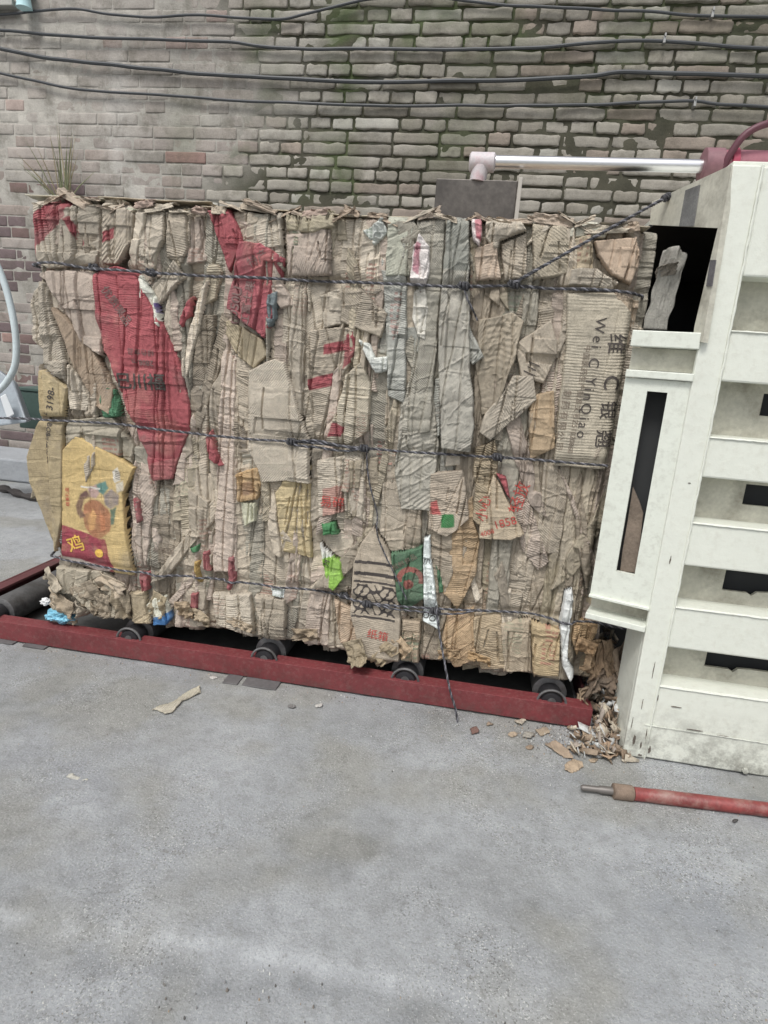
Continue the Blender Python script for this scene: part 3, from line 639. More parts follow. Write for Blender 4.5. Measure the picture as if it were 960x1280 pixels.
for k, s in enumerate(sheets):
    sl_ = s['sl']; h = s['H']-groove[sl_]
    vis = (s['dd'] > 0) & (h >= Hm[sl_]-.0005)
    area = vis.sum()
    if area < 60: continue
    keep = (s['dd'] > 0) & (h >= Hm[sl_]-.024)
    q = keep[:-1, :-1] & keep[1:, :-1] & keep[:-1, 1:] & keep[1:, 1:]
    # only near what can be seen
    vv = vis.copy()
    for _ in range(6):
        w = vv.copy(); w[1:] |= vv[:-1]; w[:-1] |= vv[1:]; w[:, 1:] |= vv[:, :-1]; w[:, :-1] |= vv[:, 1:]; vv = w
    q &= vv[:-1, :-1]
    if q.sum() < 30: continue
    q, rest = largest(q)
    hgt, wid = h.shape; ids = np.arange(hgt*wid).reshape(hgt, wid)
    F = np.stack([ids[:-1, :-1][q], ids[:-1, 1:][q], ids[1:, 1:][q], ids[1:, :-1][q]], -1)
    used, inv = np.unique(F, return_inverse=True); F = inv.reshape(-1, 4)
    x_, z_ = UX[sl_].ravel()[used], UZ[sl_].ravel()[used]; hh = h.ravel()[used]
    base = np.array(lin(s['col']))*.98; red_ = s['col'][0]-s['col'][1] > 60; base = base+(base.mean()-base)*(.26 if red_ else .30)
    base = base*(1.13 if red_ or s['stiff'] else 1.17)*(np.array([1, 1, 1]) if red_ else np.array([.985, 1.01, .965]))
    Cs = np.repeat(base[None], len(used), 0)*(1+np.clip(s['fcol'].ravel()[used], -.16, .16))[:, None]
    rk = np.random.default_rng(5000+k)
    if not s['label'] and s['name'] == 'cardboard_sheet' and rk.random() < .33:      # remnants of faded printing, too torn to read
        pcol = np.array(lin([(164, 104, 96), (132, 126, 120), (120, 140, 118), (150, 112, 100), (126, 116, 106)][rk.integers(5)]))
        bx0, bz0 = rk.uniform(x_.min(), x_.max()), rk.uniform(z_.min(), z_.max()); bw, bh = rk.uniform(.010, .03), rk.uniform(.02, .08)
        inb = (np.abs(x_-bx0) < bw) & (np.abs(z_-bz0) < bh); bars = (np.sin(z_*2*math.pi/rk.uniform(.007, .014)) > -.1) & (vn(x_*220, z_*60, k) > -.25)
        a = (inb & bars)[:, None]*rk.uniform(.25, .6); Cs = Cs*(1-a)+pcol*a
    jx = x_+.003*fbm(x_*60, z_*60, 601); jz = z_+.003*fbm(x_*60+9, z_*60, 603)
    for pp, pc in s['paint']:
        dd = poly_sd(jx, jz, PX(pp)); soft = .005 if s['name'] == 'gift_box_panel' and pc[0] < 215 and pc[2] != 74 else .0025; a = np.clip(dd/soft+.4, 0, 1)*(.82+.18*np.clip(fbm(x_*40, z_*40, 605)*3+1, 0, 1)); a = a[:, None]
        pcl = np.array(lin(pc)); pcl = pcl+(pcl.mean()-pcl)*.24; Cs = Cs*(1-a)+pcl*a
    if s['col'][0] > 150 and s['col'][1] < 95:     # worn ink on the red print
        wf = np.clip(fbm(x_*22, z_*14, 607)*2.6-.2, 0, .6)[:, None]; Cs = Cs*(1-wf)+np.array(lin((176, 118, 112)))*wf
    if s['name'] == 'ornament_print_sheet':        # black ornamental bands
        c = PX([(470, 740)])[0]; zz = (z_-c[1])+.25*np.abs(x_-c[0])**1.5; xx = x_-c[0]
        band = ((zz > .052) & (zz < .062)) | ((zz > .032) & (zz < .038)) | ((zz < -.060) & (zz > -.066)) | ((zz > .084) & (zz < .092))
        orn = (np.abs(np.sin(xx*2*math.pi/.034)*1.0+np.cos(zz*2*math.pi/.034+2*np.sin(xx*90)))<.55) & (zz < .028) & (zz > -.055)
        orn |= (np.hypot((xx+.017*9) % .034-.017, (zz+.01) % .034-.017) < .0045) & (zz < .028) & (zz > -.055)
        pol = (np.abs(xx) < .058)
        a = ((band | orn) & pol)[:, None]*.95; Cs = Cs*(1-a)+np.array(lin((62, 58, 58)))*a
    if s['name'] == 'green_print_sheet':
        c = PX([(512, 722)])[0]; r_ = np.hypot(x_-c[0]-.004, z_-c[1]); a = (((r_ > .022) & (r_ < .036) & (z_ > c[1]-.006)) | (np.hypot(x_-c[0], z_-c[1]+.012) < .013))[:, None]*.75
        Cs = Cs*(1-a)+np.array(lin((158, 84, 82)))*a
    V = np.stack([x_, -hh, z_], -1)
    me = from_np(V, F, Cs, dict(flute=s['ph'].ravel()[used]*2*math.pi/s['period'], amp=s['corr']*s['cm'].ravel()[used]))
    cards.append((area, s, me))
    if rest.sum() > 12:
        F2 = np.stack([ids[:-1, :-1][rest], ids[:-1, 1:][rest], ids[1:, 1:][rest], ids[1:, :-1][rest]], -1); u2, inv = np.unique(F2, return_inverse=True)
        V2 = np.stack([UX[sl_].ravel()[u2], -h.ravel()[u2], UZ[sl_].ravel()[u2]], -1)
        extra.append(from_np(V2, inv.reshape(-1, 4), np.repeat(base[None], len(u2), 0), dict(flute=s['ph'].ravel()[u2]*2*math.pi/s['period'], amp=s['corr']*s['cm'].ravel()[u2])))
cards.sort(key=lambda c: -c[0])
objs = {}; cnt = 0; leftover = []
for area, s, me in cards:
    if s['name'] == 'cardboard_sheet' and not s['label']:
        if cnt >= 95: leftover.append(me); continue
        cnt += 1
    o = link(s['name'], me, M_card, bale, smooth=True)
    if s['label']: o['label'] = s['label']
    objs.setdefault(s['name'], []).append((o, s))
leftover += extra
if leftover:
    bm = bmesh.new()
    for me in leftover: bm.from_mesh(me)
    me = bpy.data.meshes.new('m'); bm.to_mesh(me); bm.free()
    o = link('crushed_cardboard_scraps', me, M_card, bale, smooth=True); o['kind'] = 'stuff'

# core: the top, ends, back and underside of the bale, layered like the face
def bale_side(name, O, U, Vv, nu, nv, lu, lv, seed, out):
    a = np.linspace(0, 1, nu); b = np.linspace(0, 1, nv); A, B = np.meshgrid(a, b)
    sa = A*lu*22+.6*fbm(A*lu*5, B*lv*5, seed)*2; strip = np.floor(sa); fr = sa-strip
    hcol = hsh(strip, np.floor(B*lv*4+hsh(strip, strip*0, seed+1)*3), seed+2)
    dsp = -.014*np.clip(1-np.minimum(fr, 1-fr)/.18, 0, 1)**2+.008*hcol+.010*fbm(A*lu*18, B*lv*10, seed+5)
    edge = np.minimum(np.minimum(A*lu, (1-A)*lu), np.minimum(B*lv, (1-B)*lv)); dsp = dsp-.025*np.clip(1-edge/.03, 0, 1)**2
    Pp = O+A[..., None]*lu*U+B[..., None]*lv*Vv+dsp[..., None]*out
    C = np.array(lin(T))*(1+.18*hcol[..., None]); ids = np.arange(nu*nv).reshape(nv, nu)
    F = np.stack([ids[:-1, :-1], ids[:-1, 1:], ids[1:, 1:], ids[1:, :-1]], -1).reshape(-1, 4)
    me = from_np(Pp.reshape(-1, 3), F, C.reshape(-1, 3)*.95, dict(flute=(B*lv*2*math.pi/.0072).ravel(), amp=np.full(nu*nv, .5)))
    return link(name, me, M_card, bale, smooth=True)
e = np.array; X1, Y1, Z1 = e([1., 0, 0]), e([0, 1., 0]), e([0, 0, 1.])
ox0, ox1, oz0, oz1 = BX0+.012, BX1-.012, BZ0+.012, BZ1-.012
bale_side('bale_top', e([ox0, .02, oz1]), X1, Y1, 330, 200, ox1-ox0, BD-.02, 31, Z1)
bale_side('bale_underside', e([ox0, .02, oz0]), X1, Y1, 200, 100, ox1-ox0, BD-.02, 33, -Z1)
bale_side('bale_end', e([ox0, .02, oz0]), Y1, Z1, 200, 200, BD-.02, oz1-oz0, 35, -X1)
bale_side('bale_end', e([ox1, .02, oz0]), Y1, Z1, 200, 200, BD-.02, oz1-oz0, 37, X1)
bale_side('bale_back', e([ox0, BD, oz0]), X1, Z1, 200, 160, ox1-ox0, oz1-oz0, 39, Y1)
bale_side('bale_core', e([ox0, .036, oz0]), X1, Z1, 300, 240, ox1-ox0, oz1-oz0, 41, -Y1)

# loose folded flaps sticking out along the top edge, the ragged foot and the end by the machine
def flap(name, O, U, Vv, Nn, lu, lv, col, seed, amp=.012, curl=0., corr=.5, parent=bale, n=26, taper=0., mt=None, thick=.0022, jag=.12):
    A, B = np.meshgrid(np.linspace(-.5, .5, n), np.linspace(0, 1, n))
    d_ = amp*(fbm(A*4+seed, B*4, seed)*1.8+(1-np.abs(vn(A*5+seed, B*3, seed+3))*2)*.5)*(.25+B)
    w = lu*(1-taper*B)*(1+jag*vn(B*6+seed, B*0, seed+9)*np.sign(A))
    th = curl*B; bb = np.where(abs(curl) > 1e-3, np.sin(th)/(curl if curl else 1), B)*lv; oo = np.where(abs(curl) > 1e-3, (1-np.cos(th))/(curl if curl else 1), 0)*lv
    bb = bb*(1+jag*vn(A*7+seed, A*0, seed+11)*B)
    Pp = np.asarray(O)+(A*w)[..., None]*np.asarray(U)+bb[..., None]*np.asarray(Vv)+(oo+d_)[..., None]*np.asarray(Nn)
    Q = Pp-np.asarray(Nn)*thick
    ids = np.arange(n*n).reshape(n, n)
    F = np.stack([ids[:-1, :-1], ids[:-1, 1:], ids[1:, 1:], ids[1:, :-1]], -1).reshape(-1, 4)
    F2 = F[:, ::-1]+n*n
    rim = np.concatenate([ids[0, :-1], ids[:-1, -1], ids[-1, :0:-1], ids[:0:-1, 0]]); nr = np.roll(rim, -1)
    F3 = np.stack([nr, rim, rim+n*n, nr+n*n], -1)
    C = np.array(lin(col))*(1+.12*fbm(A*6, B*6, seed+20))[..., None]
    C = np.concatenate([C.reshape(-1, 3)]*2)*.98
    fl = np.concatenate([(B*lv*2*math.pi/.0072).ravel()]*2)
    me = from_np(np.concatenate([Pp.reshape(-1, 3), Q.reshape(-1, 3)]), np.concatenate([F, F2, F3]), C, dict(flute=fl, amp=np.full(2*n*n, corr)))
    return link(name, me, mt or M_card, parent, smooth=True)
def unit(v): v = np.asarray(v, float); return v/np.linalg.norm(v)
rf = np.random.default_rng(5)
for i in range(34):
    x = 42+i*22.5+rf.uniform(-9, 9); yt = 240+(x-38)*.046
    p = P(x, yt+rf.uniform(7, 19), rf.uniform(-.012, .002))
    a = rf.uniform(-.5, .5); U = e([math.cos(a), 0, math.sin(a)]); Vv = unit([rf.uniform(-.5, .5), rf.uniform(-.2, .3), 1]); Nn = unit(np.cross(U, Vv))
    if Nn[1] < 0: Nn = -Nn
    c = [T, TL, (186, 174, 156), (196, 186, 168), PK][rf.integers(5)]
    flap('edge_flap', p, U, Vv, Nn, rf.uniform(.03, .09), rf.uniform(.014, .032), c, int(rf.integers(999)), amp=.009, curl=rf.uniform(.8, 2.6), n=16, corr=.2)
# thin sheets lying over the top edge
for (x0, x1, yy, c) in ((30, 128, 240, (206, 200, 180)), (120, 262, 243, (184, 172, 150)), (250, 400, 254, (188, 176, 154)), (395, 550, 263, (190, 180, 160)), (540, 700, 270, (178, 164, 142)), (690, 812, 274, (186, 176, 156))):
    a, b_ = P(x0, yy+3, .012), P(x1, yy+3+(x1-x0)*.045, .012)
    flap('top_sheet', (a+b_)/2, unit(b_-a), Y1, Z1, np.linalg.norm(b_-a), .2, c, int(rf.integers(999)), amp=.006, n=30, corr=.1, jag=.03)
for (x, y, lu, lv, a, cu, c) in ((78, 745, .09, .09, .3, .8, (164, 150, 130)), (100, 730, .10, .10, -.5, 1.2, (158, 146, 128)), (128, 742, .05, .07, .1, .4, (160, 148, 130)), (150, 735, .06, .10, .0, .7, (150, 138, 118)), (70, 722, .08, .06, .8, 1., (176, 166, 148)), (140, 722, .10, .05, .2, .6, (180, 166, 146)), (200, 742, .05, .08, .3, .7, (170, 156, 130)), (226, 752, .05, .06, -.2, .9, (166, 148, 124)), (112, 752, .07, .05, .4, 1.4, (140, 128, 110)), (90, 756, .05, .05, -.8, 1., (168, 158, 142)),
                                (440, 800, .06, .07, -.5, -.7, (150, 138, 116)), (470, 812, .09, .05, -.9, .8, (158, 144, 120)), (505, 800, .07, .05, .7, .5, (172, 152, 126)), (736, 800, .05, .05, .2, 1., (160, 134, 104)), (300, 776, .08, .03, .1, .7, (158, 144, 124)), (250, 764, .07, .04, .3, .8, (164, 150, 128)), (380, 786, .08, .04, -.2, .9, (160, 144, 122)), (600, 818, .06, .03, .1, .8, (168, 142, 108)), (560, 812, .06, .03, -.3, .7, (172, 148, 118))):
    p = P(x, y, -.02); U = e([math.cos(a), -.2, -math.sin(a)]); Vv = unit([-math.sin(a), -.15, -math.cos(a)]); U = unit(U); Nn = unit(np.cross(U, Vv))
    if Nn[1] > 0: Nn = -Nn
    flap('hanging_flap', p, U, Vv, -Nn, lu, lv, c, int(rf.integers(999)), amp=.016, curl=cu, n=24, corr=.3, jag=.06)
for (x, y, lu, lv, a, c) in ((745, 800, .03, .09, .1, (150, 128, 102)), (752, 804, .02, .11, .0, (138, 118, 96)), (760, 800, .03, .10, -.2, (130, 112, 92))):
    p = P(x, y, .0); flap('hanging_flap', p, unit([.8, .5, 0]), unit([-a, 0, -1]), e([.5, -.8, 0]), lu, lv, c, int(rf.integers(999)), amp=.015, n=18, corr=.2)

# printed lettering laid onto the sheets
M_ink = mat('black_ink', lin((74, 68, 64)), .7, mottle=.25, mscale=60)
M_inkr = mat('red_ink', lin((176, 78, 70)), .7, mottle=.25, mscale=60)
M_inkg = mat('gold_ink', lin((214, 176, 84)), .6, mottle=.2, mscale=60)
M_inkw = mat('grey_ink', lin((120, 96, 92)), .7, mottle=.25, mscale=60)
M_inkl = mat('faint_ink', lin((120, 108, 96)), .8, mottle=.25, mscale=60)
def printed(text, x, y, size_px, rot, m, parent, spacing=1., bold=0., sx=1., name='printed_text'):
    """text centred on photo point (x,y) of the face, rot in degrees (anticlockwise), flowing over the creases"""
    cu = bpy.data.curves.new('t', 'FONT'); cu.body = text; cu.size = 1; cu.align_x = 'CENTER'; cu.align_y = 'CENTER'; cu.space_character = spacing; cu.resolution_u = 3; cu.offset = bold
    to = bpy.data.objects.new('t', cu); COL.objects.link(to); dg = bpy.context.evaluated_depsgraph_get()
    me = bpy.data.meshes.new_from_object(to.evaluated_get(dg)); bpy.data.objects.remove(to); bpy.data.curves.remove(cu)
    bm = bmesh.new(); bm.from_mesh(me); bpy.data.meshes.remove(me)
    c = P(x, y, 0); sc = size_px*1.93e-3; ca, sa = math.cos(R(rot)), math.sin(R(rot))
    bmesh.ops.triangulate(bm, faces=bm.faces)
    for _ in range(5):
        es = [q for q in bm.edges if q.calc_length()*sc > .005]
        if not es: break
        bmesh.ops.subdivide_edges(bm, edges=es, cuts=1); bmesh.ops.triangulate(bm, faces=[f for f in bm.faces if len(f.verts) > 3])
    for v in bm.verts:
        a, b_ = v.co.x*sc*sx, v.co.y*sc; X = c[0]+a*ca-b_*sa; Zz = c[2]+a*sa+b_*ca
        v.co = Vector((X, -Hat(X, Zz, 1)-.0012, Zz))
    me = bpy.data.meshes.new('m'); bm.to_mesh(me); bm.free()
    o = link(name, me, m, parent); return o
def first(name, i=0): return objs[name][i][0]
def by_label(w):
    for L_ in objs.values():
        for o, s in L_:
            if s['label'] and w in s['label']: return o
    return bale
mc = first('medicine_carton_sheet')
for ch, x, y, sz in (('维', 768, 430, 23), ('C', 762, 478, 25), ('银', 758, 512, 22), ('翘', 752, 548, 22)): printed(ch, x, y, sz, -88, M_ink, mc, bold=.008)
printed('Wei C YinQiao', 737, 474, 17, -91, M_ink, mc, spacing=1.32)
printed('中国医药生产批准文号Z51020860', 722, 500, 8.5, -91, M_inkl, mc, spacing=1.05)
printed('制药有限公司', 702, 525, 11, -91, M_inkl, mc, spacing=1.25)
tn = by_label('above the middle twine'); tn2 = by_label('hanging down at the left')
printed('3198-', 68, 498, 14, 78, M_ink, tn, bold=.01); printed('-2', 60, 518, 10, 78, M_ink, tn)
printed('BO8', 64, 536, 10, -100, M_ink, tn2, bold=.005); printed('标准执行', 59, 560, 11, -98, M_ink, tn2, spacing=1.1)
gb = first('gift_box_panel')
printed('鸡', 98, 680, 27, 20, M_inkg, gb, bold=.012)
# gold roundel on the red band
printed('●', 127, 691, 17, 0, M_inkg, gb, name='gold_roundel'); printed('品', 127, 691, 7, 5, M_inkr, gb)
printed('精美礼盒', 88, 620, 7, 90, M_inkr, gb); printed('|||||', 149, 593, 9, 80, M_ink, gb)
rd = by_label('long red printed')
printed('巳川福', 180, 478, 23, 2, M_ink, rd, bold=.02); printed('2808.m', 184, 453, 10, 180, M_inkw, rd, bold=.01); printed('绿色食品', 182, 440, 9, 180, M_inkw, rd)
printed('优质果品', 153, 384, 14, -52, M_inkw, rd, bold=.01)
rd2 = by_label('hanging under the top')
printed('0050U', 297, 382, 17, 80, M_inkw, rd2, bold=.012); printed('红富士果', 313, 380, 14, 82, M_inkw, rd2, bold=.01); printed('特产', 325, 325, 14, 30, M_inkw, rd2)
printed('1858', 631, 652, 15, 22, M_inkr, by_label('red printed digits')); printed('4008', 609, 664, 9, 22, M_inkr, by_label('red printed digits'))
printed('纸箱', 474, 790, 15, -5, M_inkr, first('ornament_print_sheet'))
printed('易碎', 416, 628, 17, 0, M_inkr, bale); printed('小心', 605, 634, 17, 85, M_inkr, bale); printed('轻放', 650, 622, 20, 78, M_inkr, bale)
printed('三', 664, 462, 18, -20, M_ink, bale); printed('保鲜食品', 507, 700, 9, 35, M_inkl, first('green_print_sheet')); printed('M', 411, 701, 12, 75, M_ink, first('lime_wrapper'))
printed('净重', 205, 604, 10, 0, M_inkl, bale); printed('规格型号', 205, 690, 9, 0, M_inkl, bale)
printed('//\\/', 536, 700, 12, 0, M_ink, by_label('dark blue scribbles')); printed('OO', 537, 768, 12, -20, M_ink, by_label('dark blue scribbles'))

# ------------------------------------------------------------------ twines
M_tw1 = mat('twine_black', (.045, .045, .05), .6, mottle=.3, mscale=90, bump=.001, bscale=400); M_tw2 = mat('twine_pale', lin((118, 118, 124)), .7, mottle=.35, mscale=90)
def strands(parent, path, r, turns, phase=0., knots=()):
    path = [np.asarray(p, float) for p in path]
    # resample
    seg = [0]; 
    for a, b in zip(path, path[1:]): seg.append(seg[-1]+np.linalg.norm(b-a))
    n = max(12, int(seg[-1]/.004)); r *= .66; turns *= 1.15; s_ = np.linspace(0, seg[-1], n); A = np.array(path); Q = np.stack([np.interp(s_, seg, A[:, i]) for i in range(3)], 1)
    for k in range(3):
        pts = []
        for i in range(n):
            t = unit(Q[min(i+1, n-1)]-Q[max(i-1, 0)]); a = unit(np.cross(t, [0, 0, 1] if abs(t[2]) < .9 else [0, 1, 0])); b = np.cross(t, a)
            th = s_[i]*turns+k*2*math.pi/3+phase
            loose = 1+.5*mnoise.noise((s_[i]*14, phase, 3.))
            pts.append(Q[i]+(a*math.cos(th)+b*math.sin(th))*r*.72*loose)
        MB().tube(pts, r*.60, 6).build('strand', M_tw2 if k == 2 else M_tw1, parent, smooth=True)
    # fuzz: fine fibres bristling off the twine
    f = MB()
    for i in range(0, n, 2):
        v = unit(rf.normal(size=3)); v[1] = -abs(v[1]); f.tube([Q[i], Q[i]+v*r*rf.uniform(1.3, 2.4)], .00035, 3, caps=False)
    f.build('fibre', M_tw2, parent)
    return Q
def face_path(px, off=.007, step=5):
    out = []
    pts = spline([P(x, y, 0) for x, y in px], 10)
    zs = []
    for p in pts:
        inside = BX0-.02 < p[0] < BX1+.02
        zs.append(-(Hat(p[0], p[2], 5) if inside else -.02)-off)
    zs = np.array(zs); k = np.ones(7)/7; zp = np.pad(zs, 3, 'edge'); zs = np.minimum(np.convolve(zp, k, 'valid'), zs+.004)
    for p, y in zip(pts, zs): out.append(np.array([p[0], y, p[2]]))
    return out
labs = ['black and grey twine tied round the bale, the highest of the three', 'black and grey twine round the middle of the bale with two knots', 'black and grey twine round the lower part of the bale']
def knot(parent, p, r, ax=(1, 0, 0)):
    b = MB(); t = unit(ax); u = unit(np.cross(t, [0, 1, 0])); w = np.cross(t, u); pts = []
    for i in range(40):
        q = i/39*2*math.pi*2.5; pts.append(np.asarray(p)+t*(i/39-.5)*r*3+(u*math.cos(q)+w*math.sin(q))*r*(1+.25*math.sin(q*1.7)))
    b.tube(pts, r*.55, 7)
    pts = [np.asarray(p)+t*r*2*math.cos(q)+u*r*1.1*math.sin(q)+w*r*.8*math.sin(2*q) for q in np.linspace(0, 6.28, 24)]
    b.tube(pts, r*.5, 7); b.build('knot', M_tw1, parent, smooth=True)
for i, rp in enumerate(ropes):
    tw = empty('baling_twine', tuple(P(rp[6][0], rp[6][1], -.02)))
    tag(tw, labs[i], 'twine', 'twines tied round the bale')
    fp = face_path(rp)
    if i == 1:
        strands(tw, fp, .0042, 230, .4)
    else: strands(tw, [fp[0]+np.array([-.02, .05, 0])]+fp+([fp[-1]+np.array([.01, .05, 0])] if i == 0 else []), .0042 if i else .0045, 230, i)
    kn = {0: [(120, 335), (580, 359), (642, 356), (190, 341)], 1: [(368, 551), (456, 560), (622, 571)], 2: [(430, 745), (462, 750), (545, 760)]}[i]
    for x, y in kn:
        q = P(x, y, 0); y_ = -Hat(q[0], q[2], 6)-.008; knot(tw, (q[0], y_, q[2]), .0062, (1, 0, -.05))
    if i == 1:     # doubled, looser run between the two knots
        strands(tw, face_path([(372, 550), (400, 551), (430, 557), (456, 562)], .010), .0045, 200, 2.)
        strands(tw, face_path([(372, 554), (400, 559), (430, 563), (456, 560)], .010), .0040, 200, 1.)
    if i == 2:
        strands(tw, face_path([(462, 748), (500, 757), (560, 764), (600, 762)], .010), .0035, 200, 2.)
# slack line from the top twine up to the machine
def on_throat_(x, y):
    a0_, a1_ = np.array([.336, .143]), np.array([.413, -.129]); dvec = ray(x, y); n = np.array([-(a1_-a0_)[1], (a1_-a0_)[0]]); t = (n@(a0_-CAM[:2]))/(n@dvec[:2]); return CAM+dvec*(t-.012)
tw = empty('slack_twine', tuple(P(642, 356, -.02))); tag(tw, 'grey twine stretched diagonally from the top twine up to the machine', 'twine')
a = P(642, 354, -.035); b = on_throat_(833, 247)
pts = [a*(1-t)+b*t+np.array([0, -.05*math.sin(math.pi*t)**.8, -.004*math.sin(math.pi*t)]) for t in np.linspace(0, 1, 14)]
strands(tw, pts, .0045, 230, 0); knot(tw, pts[-1], .0055, b-a); strands(tw, [pts[-1], pts[-1]+np.array([.02, 0, .01])], .004, 200, 0)
tw = empty('hanging_twine', tuple(P(570, 900, -.05))); tag(tw, 'loose twine end hanging from the lowest twine over the red frame', 'twine')
pts = spline([P(545, 757, -.03), P(549, 790, -.05), P(556, 830, -.085), P(563, 865, -.10), P(569, 885, -.10), P(572, 904, -.10)], 8)
strands(tw, pts, .0036, 230, 0); f = MB()
for i in range(14):
    q = pts[-1]; f.tube([q, q+np.array([rf.uniform(-.008, .008), rf.uniform(-.006, .006), -rf.uniform(.006, .018)])], .0007, 4)
f.build('fibre', M_tw1, tw)
tw = empty('short_twine_end', tuple(P(596, 400, -.03))); tag(tw, 'short twine end dangling just below the top twine', 'twine')
strands(tw, face_path([(580, 361), (586, 378), (592, 390), (597, 401)], .006), .0028, 260, 0)
tw = empty('twine_loop', tuple(P(460, 560, -.03))); tag(tw, 'thin pale twine running down the face from the middle twine to the lowest one', 'twine')
strands(tw, face_path([(458, 566), (462, 600), (470, 636), (474, 664), (484, 690), (500, 722), (510, 744)], .006), .0024, 260, 0)

# ------------------------------------------------------------------ roller conveyor
M_red = mat('red_paint', lin((112, 50, 53)), .6, mottle=.18, mscale=14, bump=.0008, bscale=120, dirt=lin((150, 118, 112)), dirt_amt=.3, dscale=100, grime_z=(0, .06, lin((70, 52, 48)), .7))
M_dred = mat('dull_red_paint', lin((92, 52, 54)), .65, mottle=.2, mscale=10, dirt=lin((62, 54, 50)), dirt_amt=.7, dscale=14)
M_roll = mat('roller_steel', lin((98, 98, 98)), .5, .3, mottle=.3, mscale=10, dirt=lin((60, 56, 52)), dirt_amt=.8, dscale=12)
M_dark = mat('shadow_dark_steel', (.075, .077, .075), .55, .2, mottle=.3, mscale=6)
M_bear = mat('bearing_steel', (.05, .05, .055), .4, .6)
cv = empty('roller_conveyor', (-.5, .4, 0)); tag(cv, 'low roller conveyor with a red painted steel frame under the bale', 'conveyor')
FY = -.045
bt0, bt1 = P(0, 770, FY), P(740, 883, FY); ztop = .062
x0c = -1.46; x1c = P(740, 895, FY)[0]
b = MB(); b.box(x0c, x1c, FY, FY+.008, .006, ztop, .001); b.box(x0c, x1c, FY+.008, FY+.045, ztop-.007, ztop-.0005, .001); b.box(x0c, x1c, FY+.008, FY+.045, .007, .014, .001)
b.build('side_beam', M_red, cv)
b = MB(); b.box(x0c, x1c, 1.15, 1.158, .006, ztop, .001); b.box(x0c, x1c, 1.11, 1.1495, ztop-.007, ztop-.0005, .001); b.build('side_beam', M_red, cv)
ex = P(30, 728, .5)
b = MB(); b.box(x0c+.002, x0c+.01, FY+.047, 1.108, .006, ztop+.045, .001); b.box(x0c+.0105, x0c+.045, FY+.047, 1.108, ztop+.0365, ztop+.0445, .001); b.build('end_beam', M_dred, cv)
b = MB(); b.box(x1c-.012, x1c-.004, FY+.047, 1.108, .006, ztop-.002, .001); b.build('end_beam', M_dred, cv)
b = MB(); b.box(x0c+.02, x1c-.02, FY+.05, 1.1, .004, .008); b.build('shadow_tray', M_dark, cv)  # dark pan added, its tone standing in for black shadow inside the frame
rx = [P(x, y, FY+.03)[0] for x, y in ((165, 790), (333, 812), (508, 838), (690, 864))]; dx = rx[1]-rx[0]
rxs = [x0c+.085]+rx
for x in rxs:
    zc = .056; rl = MB(); rl.tube([(x, FY+.066, zc), (x, FY+.068, zc), (x, 1.09, zc)], [.040, .0445, .0445], 24); rl = rl.build('roller', M_roll, cv, smooth=True)
    b = MB(); b.tube([(x, FY+.012, zc), (x, FY+.022, zc), (x, FY+.062, zc)], [.026, .031, .031], 20); b.build('bearing', M_bear, rl, smooth=True)
    b = MB(); b.tube([(x, FY+.009, zc+.004), (x, FY+.012, zc+.004)], .011, 12); b.build('axle', M_roll, rl, smooth=True)
    b = MB(); b.tube([(x+.036*math.cos(q), FY+.013+.0, zc+.036*math.sin(q)) for q in np.linspace(-.2, math.pi+.2, 18)], .0035, 6); b.build('bearing_ring', M_roll, rl, smooth=True)
# shims under the frame
M_shim = mat('dark_brick_shim', lin((92, 90, 90)), .9, mottle=.2)
for (xa, xb, yy, lab) in ((-5, 24, 799, 'dark brick shim under the left end of the red frame'), (34, 66, 803, 'small hollow dark shim under the red frame near its left end'), (280, 300, 850, 'small dark shim block under the red frame beneath the bale'), (304, 350, 853, 'long crumbling dark shim under the red frame beneath the bale')):
    a = G(xa, yy+2); c = G(xb, yy+3); b = MB(); b.box(a[0], c[0], min(a[1], FY-.004)-.012, FY+.05, .0, .0055, .0015)
    tag(b.build('frame_shim', M_shim), lab, 'shim', 'shims under the red frame')

# ------------------------------------------------------------------ baling machine
M_cream = mat('cream_paint', lin((216, 219, 208)), .45, mottle=.025, mscale=4, bump=.0010, bscale=60, dirt=lin((160, 152, 132)), dirt_amt=.16, dscale=60, grime_z=(.0, .16, lin((84, 80, 72)), .75))
M_cream2 = mat('pale_green_paint', lin((212, 216, 205)), .45, mottle=.025, mscale=9, bump=.001, bscale=50, dirt=lin((136, 132, 118)), dirt_amt=.25, dscale=55)
M_dirty_shade = mat('dirty_shaded_cream', lin((186, 184, 170)), .7, mottle=.14, mscale=12, bump=.001, bscale=90, dirt=lin((120, 114, 100)), dirt_amt=.65, dscale=10)  # dirty cream, its darker tone also carrying shade of channels and throat plate
M_inshade = mat('interior_shade', (.03, .032, .033), .8)  # near-black colour standing in for the shade inside the machine
mc_ = empty('baling_machine', (1.2, .5, 0)); tag(mc_, 'cream steel baling machine with horizontal ribs and black slots right of the bale', 'baler')
MY = -.13; TZ = 1.287; XL = .421; XP = .468; XE = 2.6; RY = MY+.065
# corner post, with its narrow face towards the bale
b = MB(); b.hexa([(XL-.002, MY, 0.002), (XP+.004, MY, 0.002), (XP+.004, MY+.066, 0.002), (XL-.002, MY+.012, 0.002)], [(XL-.006, MY, TZ), (XP+.0, MY, TZ), (XP+.0, MY+.066, TZ), (XL-.006, MY+.012, TZ)])
b.hexa([(XL-.002, MY+.0125, 0.003), (XL+.01, MY+.0125, .003), (XL+.01, MY+.12, .003), (XL-.012, MY+.12, .003)], [(XL-.003, MY+.0125, .34), (XL+.01, MY+.0125, .34), (XL+.01, MY+.12, .34), (XL-.012, MY+.12, .34)])
b.build('corner_post', M_cream, mc_, bev=.003)
